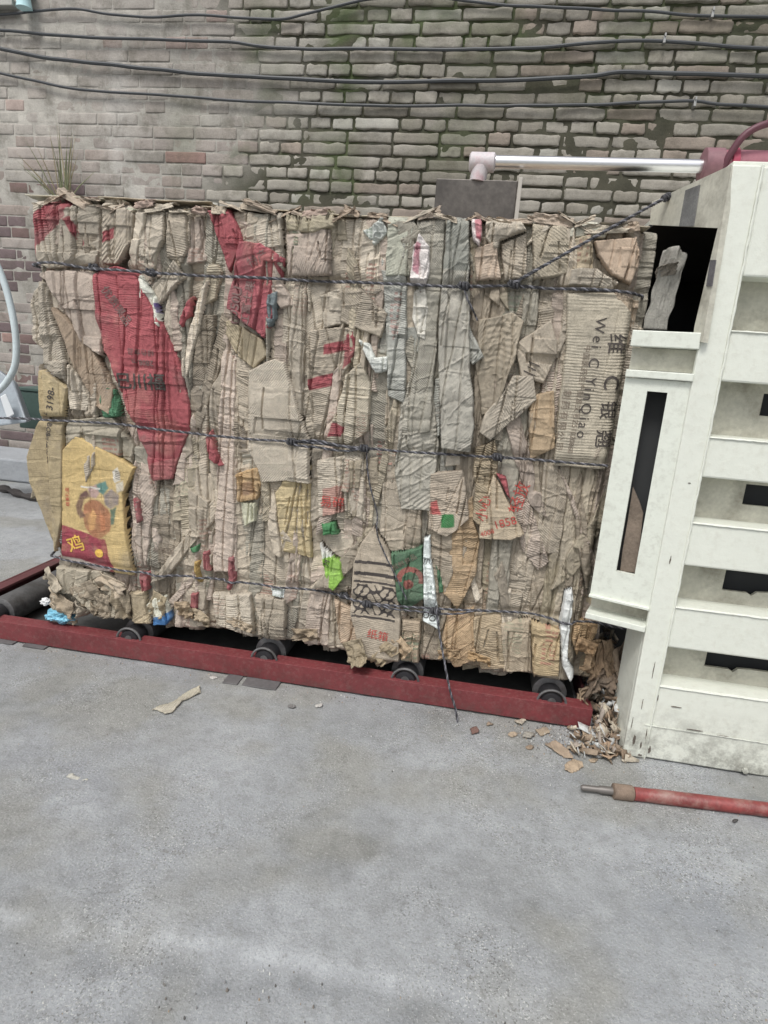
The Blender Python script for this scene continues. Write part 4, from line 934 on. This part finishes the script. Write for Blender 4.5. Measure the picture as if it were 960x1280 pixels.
# ribs
def zat(x, y): return P(x, y, MY)[2]
xr = XP+.003
ribs = []
zs = [(TZ, zat(921, 345)), (zat(905, 412), zat(893, 476)), (zat(880, 545), zat(870, 596)), (zat(858, 652), zat(847, 706)), (zat(835, 757), zat(824, 808)), (zat(812, 855), .004)]
for i, (zt_, zb_) in enumerate(zs):
    yf = MY+.001 if i < 5 else MY+.001
    b = MB(); b.box(xr, XE, yf, RY+.004, zb_, zt_-(.001 if i == 0 else 0), .004); rb = b.build('rib', M_cream, mc_)
# recessed panels, each with its slot cut out
slots = [None, (955, 963, 492, 520), (933, 990, 605, 631), (908, 990, 711, 738), (884, 990, 815, 833)]
for i in range(5):
    zt_, zb_ = zs[i][1]+.004, zs[i+1][0]-.004
    if slots[i] is None:
        b = MB(); b.box(xr, XE, RY, RY+.008, zb_, zt_); b.build('recess_panel', M_dirty_shade, mc_); continue
    xa, xb, ya, yb = slots[i]; sx0 = P(xa, ya, RY)[0]; sz1 = P(xa, ya, RY)[2]; sz0 = P(xa, yb, RY)[2]; sx1 = sx0+.34
    b = MB(); b.box(xr, sx0, RY, RY+.008, zb_, zt_); b.box(sx1, XE, RY, RY+.008, zb_, zt_); b.box(sx0, sx1, RY, RY+.008, sz1, zt_)
    b.prism([(sx0, zb_), (sx0, sz0), (sx0+.055, sz0), (sx0+.065, sz0-.006 if i else sz0), (sx0+.075, sz0+.004), (sx0+.10, sz0+.006), (sx1, sz0+.006), (sx1, zb_)], RY, RY+.008)
    b.build('recess_panel', M_dirty_shade, mc_)
# rust streak in the top recess is a real dent with a run of dirt
# top frame and far walls, with near-black sheets added as the shade inside
b = MB(); b.box(XL, XE, MY+.02, MY+.13, TZ+.0015, TZ+.012, .002); b.build('top_plate', M_cream, mc_)
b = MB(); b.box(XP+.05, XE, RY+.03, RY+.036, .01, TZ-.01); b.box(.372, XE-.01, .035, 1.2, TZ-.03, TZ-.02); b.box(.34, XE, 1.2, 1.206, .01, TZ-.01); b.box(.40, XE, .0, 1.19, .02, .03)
b.build('shade_lining', M_inshade, mc_)
b = MB(); b.box(.34, XE, 1.21, 1.26, .003, TZ, .004); b.build('rear_wall', M_cream, mc_)
b = MB(); b.box(XE, XE+.03, MY, 1.26, .003, TZ, .004); b.build('end_wall', M_cream, mc_)
b = MB(); b.box(.375, XE-.002, .03, 1.19, TZ-.018, TZ-.004, .002); b.build('roof_plate', M_cream, mc_)  # unseen roof, extended to keep daylight out of the throat
# tapering throat plate above the opening (runs back towards the bale)
a0, a1 = e([.336, .143]), e([XL-.008, MY+.001])
def on_throat(x, y):             # photo point -> point on the slanting throat plane
    dvec = ray(x, y); n = e([-(a1-a0)[1], (a1-a0)[0]]); t = (n@(a0-CAM[:2]))/(n@dvec[:2]); return CAM+t*dvec
def slant(name, polys, m, th=.012, plane=on_throat, nrm=None, off=0.):
    b = MB(); n3 = unit([-(a1-a0)[1], (a1-a0)[0], 0]) if nrm is None else nrm
    if n3[1] < 0: n3 = -n3
    for po in polys:
        A = [plane(x, y)+n3*off for x, y in po]; B = [p+n3*th for p in A]; b.hexa(A, B)
    return b.build(name, m, mc_)
slant('throat_plate', [[(812, 281), (815, 252), (914, 206), (906, 246), (897, 285)]], M_dirty_shade)  # shade of the turned face is painted in with the darker cream
slant('throat_plate', [[(897, 285.5), (906, 246.5), (914.5, 207), (878, 428), (866, 424), (868, 408)]], M_dirty_shade)
slant('soot_mark', [[(858, 238), (876, 231), (868, 283), (850, 283)]], mat('soot_stain', lin((110, 110, 108)), .8, mottle=.3, mscale=30), .002, off=-.0025)
slant('soot_mark', [[(889, 325), (896, 325), (891, 358), (884, 358)]], mat('soot_stain', lin((96, 94, 96)), .8, mottle=.3, mscale=30), .002, off=-.0025)
# squeeze plate with the upright slot
s0, s1 = e([.296, -.078]), e([.422, -.122])
def on_sq(x, y):
    dvec = ray(x, y); n = e([-(s1-s0)[1], (s1-s0)[0]]); t = (n@(s0-CAM[:2]))/(n@dvec[:2]); return CAM+t*dvec
nsq = unit([-(s1-s0)[1], (s1-s0)[0], 0])
def sq(name, polys, m, th=.010, off=0.): return slant(name, polys, m, th, on_sq, nsq, off)
b = MB()
def zof(x, y): return on_sq(x, y)[2]
Lx, Rx = 0., 1.
def SQ(u, z, off=0.):            # u along the plate, z height
    q = s0*(1-u)+s1*u; n = nsq*(-off); return e([q[0]+n[0], q[1]+n[1], z])
ztp, zbt = zof(795, 413), zof(736, 745); slx0 = .30
def sqbox(name, u0, u1, z0, z1, o0, o1, m, bev=.002, skew=0.):
    b = MB(); b.hexa([SQ(u0, z0, o1), SQ(u1, z0-skew, o1), SQ(u1, z1-skew, o1), SQ(u0, z1, o1)], [SQ(u0, z0, o0), SQ(u1, z0-skew, o0), SQ(u1, z1-skew, o0), SQ(u0, z1, o0)]); return b.build(name, m, mc_, bev=bev)
z_f1 = ztp; z_f1b = zof(793, 433); z_f2 = zof(790, 462); z_f2b = zof(788, 472)
sqbox('squeeze_plate_flange', 0.0, .99, z_f1b, z_f1, -.03, .014, M_cream2)
sqbox('squeeze_plate_flange', 0.0, .99, z_f2b+.001, z_f2, -.03, .014, M_cream2)
sqbox('squeeze_plate_channel', .01, .985, z_f2+.001, z_f1b-.001, -.03, -.018, M_dirty_shade, 0)
# front sheet with the slot left open
sz1, sz0 = zof(823, 490), zof(783, 716); su0, su1 = .36, .66
fb = zof(736, 742)
pl = MB()
for (u0, u1, za, zb) in ((0, su0, fb, z_f2b), (su1, .985, fb, z_f2b), (su0, su1, sz1, z_f2b), (su0, su1, fb, sz0)):
    pl.hexa([SQ(u0, za, .004), SQ(u1, za, .004), SQ(u1, zb, .004), SQ(u0, zb, .004)], [SQ(u0, za, -.006), SQ(u1, za, -.006), SQ(u1, zb, -.006), SQ(u0, zb, -.006)])
pl.build('squeeze_plate', M_cream2, mc_)
zlow = zof(735, 770)
sqbox('squeeze_plate_channel', .01, .98, zlow+.012, fb-.001, -.045, -.03, M_dirty_shade, 0)
sqbox('squeeze_plate_flange', -.01, .985, zlow, zlow+.014, -.04, .018, M_cream2)
sqbox('squeeze_plate_flange', -.01, .985, fb-.004, fb+.002, -.03, .012, M_cream2, .001)
# near-black sheet behind the slot, added as shade inside the hollow plate
sqbox('shade_lining', su0-.08, su1+.1, sz0-.03, sz1+.03, -.05, -.045, M_inshade, 0)
# dark inner cheek right of the bale, inside the throat opening
# weld beads and chips on the lowest rib
bead = MB()
for (xa, ya, xb, yb) in ((806, 906, 905, 921), (905, 921, 975, 932)):
    A, Bq = P(xa, ya, MY-.0015), P(xb, yb, MY-.0015); n = int(np.linalg.norm(Bq-A)/.006)
    bead.tube([A+(Bq-A)*i/n+e([0, 0, .0012*mnoise.noise((i*.7, ya, 0))]) for i in range(n+1)], [.0008+.0010*abs(mnoise.noise((i*.9, xa, 3))) for i in range(n+1)], 6)
for zt_, zb_ in zs[1:]:
    A = e([xr, MY-.0005, zt_-.002]); Bq = e([XE, MY-.0005, zt_-.002]); n = 300
    bead.tube([A+(Bq-A)*i/n+e([0, 0, .0012*mnoise.noise((i*.7, zt_*9, 0))]) for i in range(n+1)], [.0016+.0014*abs(mnoise.noise((i*.9, zt_, 3))) for i in range(n+1)], 5)
bead.build('weld_bead', M_cream, mc_, smooth=True)
bead = MB(); n = 160
bead.tube([e([XP+.001+.0015*mnoise.noise((i*.3, 0, 0)), MY-.001, TZ*i/n]) for i in range(n+1)], [.002+.0022*abs(mnoise.noise((i*.9, 4, 3))) for i in range(n+1)], 6)
bead.build('weld_bead', M_cream, mc_, smooth=True)
rc = np.random.default_rng(78); M_rust = mat('bare_rusty_steel', lin((96, 88, 80)), .8, mottle=.35, mscale=60)
for (x, y, a, b_) in ((793, 925, .0035, .016), (801, 932, .002, .012), (808, 918, .0016, .014), (812, 938, .0035, .010), (790, 905, .0014, .02), (822, 872, .002, .010), (845, 884, .012, .0010), (868, 913, .02, .0011), (905, 921, .016, .0011), (838, 700, .0015, .010), (817, 838, .0012, .02), (803, 880, .001, .016), (862, 604, .004, .0012), (800, 944, .006, .003)):
    q = P(x, y, MY-.0012); q[2] = max(q[2], b_*1.2+.003); chips = MB()
    chips.prism([(max(q[0]+a*math.cos(t)*rc.uniform(.35, 1.2), XL+.001), q[2]+b_*math.sin(t)*rc.uniform(.4, 1.2)) for t in np.linspace(0, 6.28, 14)[:-1]], MY-.0010, MY+.002)
    chips.build('paint_chip', M_rust, mc_)
q = P(958, 948, MY); b = MB(); b.tube([(P(930, 965, MY)[0], MY-.007, P(930, 965, MY)[2]+.006), (P(930, 965, MY)[0], MY, P(930, 965, MY)[2]+.006)], .007, 6); b.build('bolt_head', M_cream, mc_)

# things seen inside the throat
p = P(835, 330, .06)
o = flap('inner_board', P(818, 412, .03), unit([.9, -.1, 0]), unit([.07, 0, 1]), unit([.1, -1, 0]), .050, .160, (168, 166, 158), 77, amp=.005, curl=.25, corr=.1, parent=None, n=30)
tag(o, 'pale dusty board curling inside the dark throat opening of the machine', 'board')
o = flap('inner_scrap', P(832, 345, .02), unit([.9, -.3, .2]), unit([-.2, .1, 1]), unit([.1, -1, 0]), .04, .035, (166, 158, 146), 79, amp=.012, curl=1.6, corr=.1, parent=None, n=20)
tag(o, 'crumpled pale scrap caught at the top of the dusty board inside the machine throat', 'scrap')
wdg = MB(); A = [on_sq(x, y)+nsq*.014 for x, y in ((774, 716), (777, 690), (784, 650), (790, 610), (798, 628), (803, 643), (798, 690), (794, 718))]
wdg.hexa(A, [p+nsq*.006 for p in A]); o = wdg.build('slot_scrap', mat('plain_brown_board', lin((118, 106, 94)), .9, mottle=.25, mscale=20, bump=.003, bscale=40))
tag(o, 'brown cardboard wedge seen through the upright slot of the machine', 'scrap')

# ------------------------------------------------------------------ hydraulic ram behind, above the bale
M_chrome = mat('chrome_rod', (.8, .8, .81), .28, 1.)
M_clev = mat('clevis_paint', lin((196, 190, 192)), .55, mottle=.12, mscale=20, dirt=lin((176, 130, 136)), dirt_amt=.7, dscale=20)
M_rosy = mat('faded_red_paint', lin((150, 96, 106)), .5, mottle=.12, mscale=14)
M_plate = mat('dark_plate', lin((84, 80, 76)), .45, .4, mottle=.3, mscale=9)
ram = empty('hydraulic_ram', tuple(P(600, 260, .3))); tag(ram, 'hydraulic ram with a bright chrome rod and faded red barrel above the bale', 'hydraulic ram')
HY = .3
a, b_ = P(615, 202, HY), P(884, 208, HY)
MB().tube([a, b_], .0155, 24).build('piston_rod', M_chrome, ram, smooth=True)
dirv = unit(b_-a)
bl = MB(); bl.tube([b_-dirv*.0, b_+dirv*.9], .037, 28); brl = bl.build('barrel', M_rosy, ram, smooth=True)
MB().tube([b_-dirv*.014, b_-dirv*.012, b_+dirv*.03, b_+dirv*.032], [.036, .041, .041, .037], 28).build('gland', mat('gland_paint', lin((130, 94, 100)), .5, mottle=.2), ram, smooth=True)
MB().tube([b_+dirv*.045, b_+dirv*.047, b_+dirv*.062, b_+dirv*.064], [.038, .042, .042, .038], 28).build('collar', mat('collar_paint', lin((160, 62, 84)), .45), ram, smooth=True)
c = P(603, 203, HY)
b = MB(); b.tube([c+e([-.034, 0, 0]), c+e([-.030, 0, 0]), c+e([.030, 0, 0]), c+e([.034, 0, 0])], [.019, .024, .024, .019], 20); b.build('clevis', M_clev, ram, smooth=True)
d_ = P(597, 226, HY); b = MB(); b.tube([c+e([-.004, 0, -.01]), e([d_[0], HY, d_[2]-.002])], [.023, .021], 18); b.build('clevis_stem', M_clev, ram, smooth=True)
pz1, pz0 = P(597, 226, HY)[2], BZ1-.01; px0, px1 = P(546, 226, HY)[0], P(647, 230, HY)[0]
b = MB(); b.box(px0, px1, HY-.012, HY+.012, pz0, pz1, .002); b.build('push_plate', M_plate, ram)
b = MB(); b.box(px1+.001, px1+.011, HY-.03, HY+.02, pz0-.005, pz1+.004, .001); b.build('plate_edge', mat('edge_steel', lin((172, 168, 160)), .5), ram)
hz = MB(); hz.tube(spline([P(903, 212, HY-.03), P(912, 194, HY-.04), P(932, 168, HY-.05), P(962, 154, HY-.05), P(1010, 150, HY-.03), P(1060, 190, HY)], 8), .0085, 10)
o = hz.build('hydraulic_hose', mat('hose_rubber', lin((92, 52, 62)), .5), None, smooth=True); tag(o, 'dark red hydraulic hose arching over the ram barrel at the right edge', 'hose')

# ------------------------------------------------------------------ weeds behind the bale, top left
M_leaf = mat('dry_leaf', lin((132, 136, 104)), .7, mottle=.2, mscale=9)
M_leafd = mat('dry_stalk', lin((172, 160, 128)), .7)
wd = empty('spiky_weed', tuple(P(82, 250, WY-.02))); tag(wd, 'spiky grassy weed growing from the brick wall behind the top left corner of the bale', 'plant')
o0 = P(80, 250, WY-.03)
for i in range(24):
    an = rf.uniform(-1.15, 1.15); L = rf.uniform(.22, .42)*(1-.25*abs(an)); bz = rf.uniform(-.22, -.04)
    tip = o0+e([math.sin(an)*L*1.1, bz, math.cos(an)*L]); root = o0+e([rf.uniform(-.035, .035), rf.uniform(-.01, .025), -.06]); w = rf.uniform(.0025, .0055)
    mid = (root+tip)/2+e([0, 0, .02]); u = unit(np.cross(tip-root, [0, 1, 0]))
    bm = MB(); pts = [root, mid, tip]
    V_ = [bm.bm.verts.new(tuple(q)) for q in (root-u*w, root+u*w, mid+u*w*.9, mid-u*w*.9, tip)]; K = bm.bm.verts.new(tuple(mid+e([0, -.003, 0])))
    bm.bm.faces.new((V_[0], V_[1], K)); bm.bm.faces.new((V_[1], V_[2], K)); bm.bm.faces.new((V_[0], K, V_[3])); bm.bm.faces.new((V_[3], K, V_[4])); bm.bm.faces.new((K, V_[2], V_[4]))
    bm.build('blade', M_leafd if i % 3 == 0 else M_leaf, wd)

# ------------------------------------------------------------------ clutter at the far left by the wall foot
M_pvc = mat('pale_plastic', lin((198, 210, 212)), .35, mottle=.08)
pts = spline([P(x, y, .9) for x, y in ((-40, 290), (-12, 318), (4, 350), (15, 390), (20, 425), (19, 455), (10, 475), (-4, 490), (-30, 505))], 8)
o = MB().tube(pts, .014, 12).build('plastic_hoop', M_pvc, smooth=True); tag(o, 'pale plastic pipe bent into a hoop at the far left by the wall', 'pipe')
M_greyp = mat('grey_sheet_plastic', lin((142, 150, 156)), .5, mottle=.15); 
q = P(5, 545, 1.25)
cr = MB(); cr.hexa([P(-60, 540, 1.2), P(34, 528, 1.2), P(18, 478, 1.3), P(-2, 462, 1.3)], [P(-60, 540, 1.35), P(40, 526, 1.35), P(22, 478, 1.36), P(0, 462, 1.36)])
o = cr.build('machine_cover', M_greyp, bev=.01); tag(o, 'grey plastic cover standing by the wall at the far left', 'cover')
ww = MB(); ww.hexa([P(0, 496, 1.17), P(7, 492, 1.17), P(18, 518, 1.17), P(9, 523, 1.17)], [P(0, 496, 1.195), P(7, 492, 1.195), P(18, 518, 1.195), P(9, 523, 1.195)])
o = ww.build('white_box', mat('white_plastic', lin((214, 218, 220)), .4), bev=.004); tag(o, 'small white box fixed on the grey cover at the far left', 'box')
gb_ = MB(); A = P(24, 530, 1.5); Bq = P(60, 530, 1.5); t_ = P(24, 488, 1.5)[2]; gb_.box(A[0], Bq[0], 1.5, 1.66, A[2]-.02, t_, .006); gb_.box(A[0]-.006, Bq[0]+.006, 1.494, 1.666, t_+.001, t_+.018, .003)
gbo = gb_.build('green_crate', mat('green_plastic', lin((72, 92, 86)), .6, mottle=.15)); tag(gbo, 'dull green crate by the wall partly hidden behind the bale', 'crate')
for (pts, lab) in (([(-20, 560), (10, 562), (30, 556), (50, 560)], 'thin dark wire lying on the ground left of the bale, the farther one'), ([(-20, 574), (8, 580), (18, 574), (6, 568), (-20, 572)], 'thin looped wire lying on the ground left of the bale')):
    sp = spline([G(x, y, .15) if False else G(x, y, .006) for x, y in pts], 8)
    o = MB().tube(sp, .004, 6).build('loose_wire', M_cable, smooth=True); tag(o, lab, 'wire', 'loose wires on the ground')
sp = spline([G(x, y, .02) for x, y in ((-40, 606), (0, 610), (15, 614), (32, 620), (60, 624))], 6)
o = MB().tube([p+e([0, 0, .004*mnoise.noise((p[0]*20, 0, 0))]) for p in sp], [.018+.006*math.sin(i) for i in range(len(sp))], 8).build('dark_branch', mat('dark_bark', lin((66, 62, 60)), .9, mottle=.3), smooth=True); tag(o, 'dark branch lying on the ground behind the left end of the conveyor', 'branch')

# ------------------------------------------------------------------ red pipe on the ground
M_pipe = mat('worn_red_pipe', lin((124, 58, 56)), .5, mottle=.28, mscale=14, bump=.001, bscale=60, dirt=lin((150, 128, 118)), dirt_amt=.8, dscale=12)
pipe = empty('red_pipe', tuple(G(860, 1000))); tag(pipe, 'worn red steel pipe with a grey threaded tip lying on the concrete', 'pipe')
rp = .0148
a = G(792, 992, rp); b_ = G(960, 1012, rp); dv = unit(b_-a); tip = G(742, 983, rp)
dv = unit(b_-a)
MB().tube([a, a+dv*.04, a+dv*.042, a+dv*1.2], [rp*.95, rp*.95, rp, rp], 20).build('tube', M_pipe, pipe, smooth=True)
MB().tube([a-dv*.045, a-dv*.043, a-dv*.004, a-dv*.001], [rp*.8, rp*1.12, rp*1.12, rp*.95], 20).build('collar', mat('muddy_collar', lin((122, 106, 92)), .8, mottle=.25, mscale=40), pipe, smooth=True)
MB().tube([a-dv*.112, a-dv*.108, a-dv*.075, a-dv*.072, a-dv*.04], [.004, .0065, .0065, .0085, .0085], 12).build('tip', mat('tip_steel', lin((112, 108, 104)), .5, .4), pipe, smooth=True)

# ------------------------------------------------------------------ scraps
def scrap(poly, col, lab, z=.004, seed=1, amp=.006, cat='scrap', nm='cardboard_scrap', grp='cardboard scraps on the ground', mt=None):
    pts = np.array([G(x, y, z)[:2] for x, y in poly]); mn = pts.min(0); mxx = pts.max(0); st_ = max(.0025, (mxx-mn).max()/44)
    A, B = np.meshgrid(np.arange(mn[0]-st_, mxx[0]+2*st_, st_), np.arange(mn[1]-st_, mxx[1]+2*st_, st_))
    dd = poly_sd(A+.002*fbm(A*90, B*90, seed), B+.002*fbm(A*90+4, B*90, seed), [tuple(p) for p in pts])
    k = dd > 0; q = k[:-1, :-1] & k[1:, :-1] & k[:-1, 1:] & k[1:, 1:]; ids = np.arange(A.size).reshape(A.shape)
    F = np.stack([ids[:-1, :-1][q], ids[:-1, 1:][q], ids[1:, 1:][q], ids[1:, :-1][q]], -1)
    if len(F) < 4: return
    used, inv = np.unique(F, return_inverse=True); F = inv.reshape(-1, 4)
    zz = z+amp*np.clip(fbm(A*30, B*30, seed+3)+.35, 0, 2); V = np.stack([A, B, zz], -1).reshape(-1, 3)[used]
    C = np.array(lin(col))*(1+.15*fbm(A*60, B*60, seed)).reshape(-1, 1)[used]
    me = from_np(V, F, C, dict(flute=(V[:, 0]*2*math.pi/.0072), amp=np.full(len(V), .5)))
    o = link(nm, me, mt or M_card, None, smooth=True)
    sol = o.modifiers.new('thickness', 'SOLIDIFY'); sol.thickness = .0025; sol.offset = -1
    tag(o, lab, cat, grp); return o
scrap([(190, 884), (215, 878), (232, 866), (250, 858), (252, 866), (236, 874), (206, 886)], (184, 178, 160), 'long pale torn cardboard scrap on the open concrete, the upper of two', seed=3)
scrap([(184, 888), (200, 884), (214, 880), (230, 876), (214, 892), (206, 894), (196, 888)], (180, 174, 158), 'pale torn cardboard scrap on the open concrete just below the long one', seed=4)
scrap([(82, 972), (88, 968), (112, 974), (111, 977), (92, 975)], (184, 182, 172), 'narrow pale paper strip alone on the left of the concrete', seed=5)
scrap([(705, 955), (716, 948), (728, 952), (730, 960), (716, 967), (706, 964)], (172, 154, 132), 'curled tan scrap farthest out in front of the conveyor end', seed=6)
scrap([(668, 912), (684, 908), (688, 916), (676, 920)], (176, 160, 138), 'tan scrap under the right end of the red frame', seed=7)
scrap([(680, 930), (694, 926), (710, 938), (718, 950), (704, 948), (690, 938)], (168, 150, 130), 'long tan scrap on the concrete in front of the conveyor end', seed=8)
scrap([(586, 911), (596, 908), (600, 916), (590, 919)], (122, 96, 88), 'small dark brown scrap near the dangling twine', seed=9)
scrap([(726, 918), (742, 914), (752, 920), (746, 930), (730, 928)], (176, 156, 132), 'tan scrap lying against the spilled heap, left side', seed=10, amp=.02)
scrap([(748, 936), (768, 930), (774, 944), (764, 954), (752, 950)], (172, 148, 124), 'tan folded scrap lowest in the spilled heap by the machine corner', seed=11, amp=.02)
scrap([(744, 912), (748, 898), (756, 912), (754, 922)], (186, 160, 128), 'upright orange tan scrap at the end of the red frame', seed=12, amp=.03)
scrap([(656, 915), (670, 918), (664, 924), (652, 921)], (160, 156, 146), 'thin grey scrap below the right end of the red frame', seed=13)
for n_, (x, y, w_, c, lab) in enumerate(((612, 905, 5, (150, 134, 116), 'tiny tan crumb of card a little right of the hanging twine tip'), (640, 918, 6, (168, 152, 132), 'small tan flake on the concrete below the last but one roller'), (662, 934, 5, (140, 124, 106), 'small brown flake on the concrete among the grit'), (650, 902, 7, (176, 168, 152), 'pale flake close under the red frame'), (722, 938, 6, (182, 164, 140), 'tan chip beside the spilled heap'), (742, 950, 6, (160, 144, 124), 'brown chip below the spilled heap'), (364, 884, 5, (120, 118, 116), 'dark grey chip in front of the red frame shims'), (398, 882, 6, (196, 194, 188), 'white chip in front of the red frame shims'), (267, 846, 5, (200, 198, 192), 'white flake just left of the frame shims'), (22, 1030, 4, (90, 88, 86), 'dark pebble at the left of the open concrete'), (918, 1026, 5, (78, 78, 78), 'dark pebble just below the red pipe'), (483, 1110, 4, (226, 226, 222), 'bright white fleck in the middle of the open concrete'))):
    rk = np.random.default_rng(n_+40); scrap([(x+w_*rk.uniform(.7, 1.4)*math.cos(t), y+.5*w_*rk.uniform(.6, 1.4)*math.sin(t)) for t in (0, 1.1, 2.2, 3.3, 4.4, 5.4)], c, lab, seed=50+n_, amp=.006, cat='chip', nm='litter_chip', grp='litter chips on the concrete')
# heap of shredded waste between conveyor end and machine
hp = []
hv, hf, hc, ht = [], [], [], []
rh = np.random.default_rng(21)
for i in range(560):
    t = rh.random(); x = rh.uniform(.365, .425); y = rh.uniform(-.09, .25); z = .005+rh.random()**1.3*(.20 if y > .0 else .16*max(.12, (y+.11)/.11))*(.5+.5*(x-.35)/.075)
    if i > 440: x = rh.uniform(.30, .44); y = rh.uniform(-.16, -.05); z = rh.uniform(.003, .02)
    c = e([x, y, z]); U = unit(rh.normal(size=3)); Vv = unit(np.cross(U, rh.normal(size=3))); a, b_ = min(.034, .009*math.exp(rh.normal(0, .6))), min(.02, .006*math.exp(rh.normal(0, .5))); N_ = np.cross(U, Vv)
    n0 = len(hv)
    for (p_, q_, r_) in ((-1, -1, 0), (0, -1, .12), (1, -.8, 0), (1, 1, .05), (0, 1.1, .2), (-1, .8, 0)):
        pt = c+U*a*p_+Vv*b_*q_+N_*r_*a*.8; pt[2] = max(pt[2], .003); hv.append(pt)
    hf += [(n0, n0+1, n0+4, n0+5), (n0+1, n0+2, n0+3, n0+4)]
    cc = [(172, 152, 130), (150, 134, 116), (188, 178, 160), (134, 116, 98), (196, 198, 196), (160, 150, 140)][rh.integers(6)]; hc += [np.array(lin(cc))]*6
me = from_np(np.array(hv), np.array(hf), np.array(hc), dict(flute=np.zeros(len(hv)), amp=np.zeros(len(hv))))
o = link('shredded_waste', me, M_card); tag(o, 'heap of shredded cardboard waste spilled between the conveyor end and the machine', 'waste', kind='stuff')
sol = o.modifiers.new('thickness', 'SOLIDIFY'); sol.thickness = .0015
# grit scattered on the concrete
hv, hf, hc = [], [], []
for i in range(1300):
    if i < 300: q = G(730-abs(rh.normal(0, 55)), rh.normal(922, 12))
    elif i < 520: q = G(rh.uniform(0, 700), 0+rh.uniform(0, 1)*40+815+0) ; q = e([rh.uniform(-1.4, .35), FY-.01-abs(rh.normal(0, .03)), 0])
    else: q = G(rh.uniform(-100, 1060), rh.uniform(860, 1400))
    r_ = rh.uniform(.0006, .0018)*(1.4 if rh.random() < .08 else 1); n0 = len(hv)
    zb = .002
    for k in range(4): hv.append(e([q[0]+r_*math.cos(k*1.57+rh.random()*.5), q[1]+r_*math.sin(k*1.57+rh.random()*.5), zb-.003]))
    for k in range(4): hv.append(e([q[0]+.6*r_*math.cos(k*1.57), q[1]+.6*r_*math.sin(k*1.57), zb+r_*rh.uniform(.8, 1.4)]))
    hf += [(n0+k, n0+(k+1) % 4, n0+4+(k+1) % 4, n0+4+k) for k in range(4)]+[(n0+4, n0+5, n0+6, n0+7)]
    cc = [(120, 118, 114), (90, 88, 86), (190, 190, 186), (150, 134, 116), (128, 128, 128), (110, 104, 98)][rh.integers(6)]; hc += [np.array(lin(cc))]*8
me = from_np(np.array(hv), np.array(hf), np.array(hc)); o = link('grit', me, mat('grit', attr=True, rough=.9)); tag(o, 'fine grit and crumbs scattered over the concrete yard', 'grit', kind='stuff')
# plastic litter on the conveyor
M_blue = mat('blue_film', lin((120, 178, 200)), .35, mottle=.25, mscale=30); M_wh = mat('white_film', lin((212, 214, 214)), .4, mottle=.1)
def crumple(name, c, r, m, seed, lab, cat):
    bm = bmesh.new(); bmesh.ops.create_icosphere(bm, subdivisions=4, radius=1)
    for v in bm.verts:
        n = mnoise.noise(v.co*2.2+Vector((seed, 0, 0)))*.5+(1-abs(mnoise.noise(v.co*4+Vector((0, seed, 0))))*2)*.22
        v.co = Vector((v.co.x*r[0], v.co.y*r[1], v.co.z*r[2]))*(.8+n)+Vector(tuple(c))
    me = bpy.data.meshes.new(name); bm.to_mesh(me); bm.free(); o = link(name, me, m); tag(o, lab, cat); return o
crumple('plastic_bag', P(76, 768, .0)+e([0, 0, 0]), (.045, .03, .022), M_blue, 2, 'crumpled light blue plastic bag on the conveyor below the hanging flaps', 'plastic bag')
crumple('paper_ball', P(58, 752, .02), (.018, .015, .010), M_wh, 5, 'small crumpled white paper at the left end of the conveyor', 'paper')
# collapsed cardboard between bale and machine, dark and sagging
for (x, y, lu, lv, vx, lab, c) in ((785, 800, .10, .16, -.55, 'dark brown sagging carton flap between the bale and the machine foot', (112, 98, 84)), (778, 850, .07, .09, -.3, 'crumpled brown carton piece above the shredded waste heap', (146, 128, 108)), (760, 838, .09, .08, -.7, 'folded tan carton piece at the foot of the bale end', (158, 138, 114))):
    o = flap('sagging_carton', P(x, y, .04), unit([.7, .3, .5]), unit([vx, -.1, -.8]), unit([.4, -.9, .1]), lu, lv, c, int(rf.integers(999)), amp=.03, curl=.5, corr=.2, parent=None, n=30)
    tag(o, lab, 'cardboard')
bpy.context.view_layer.update()
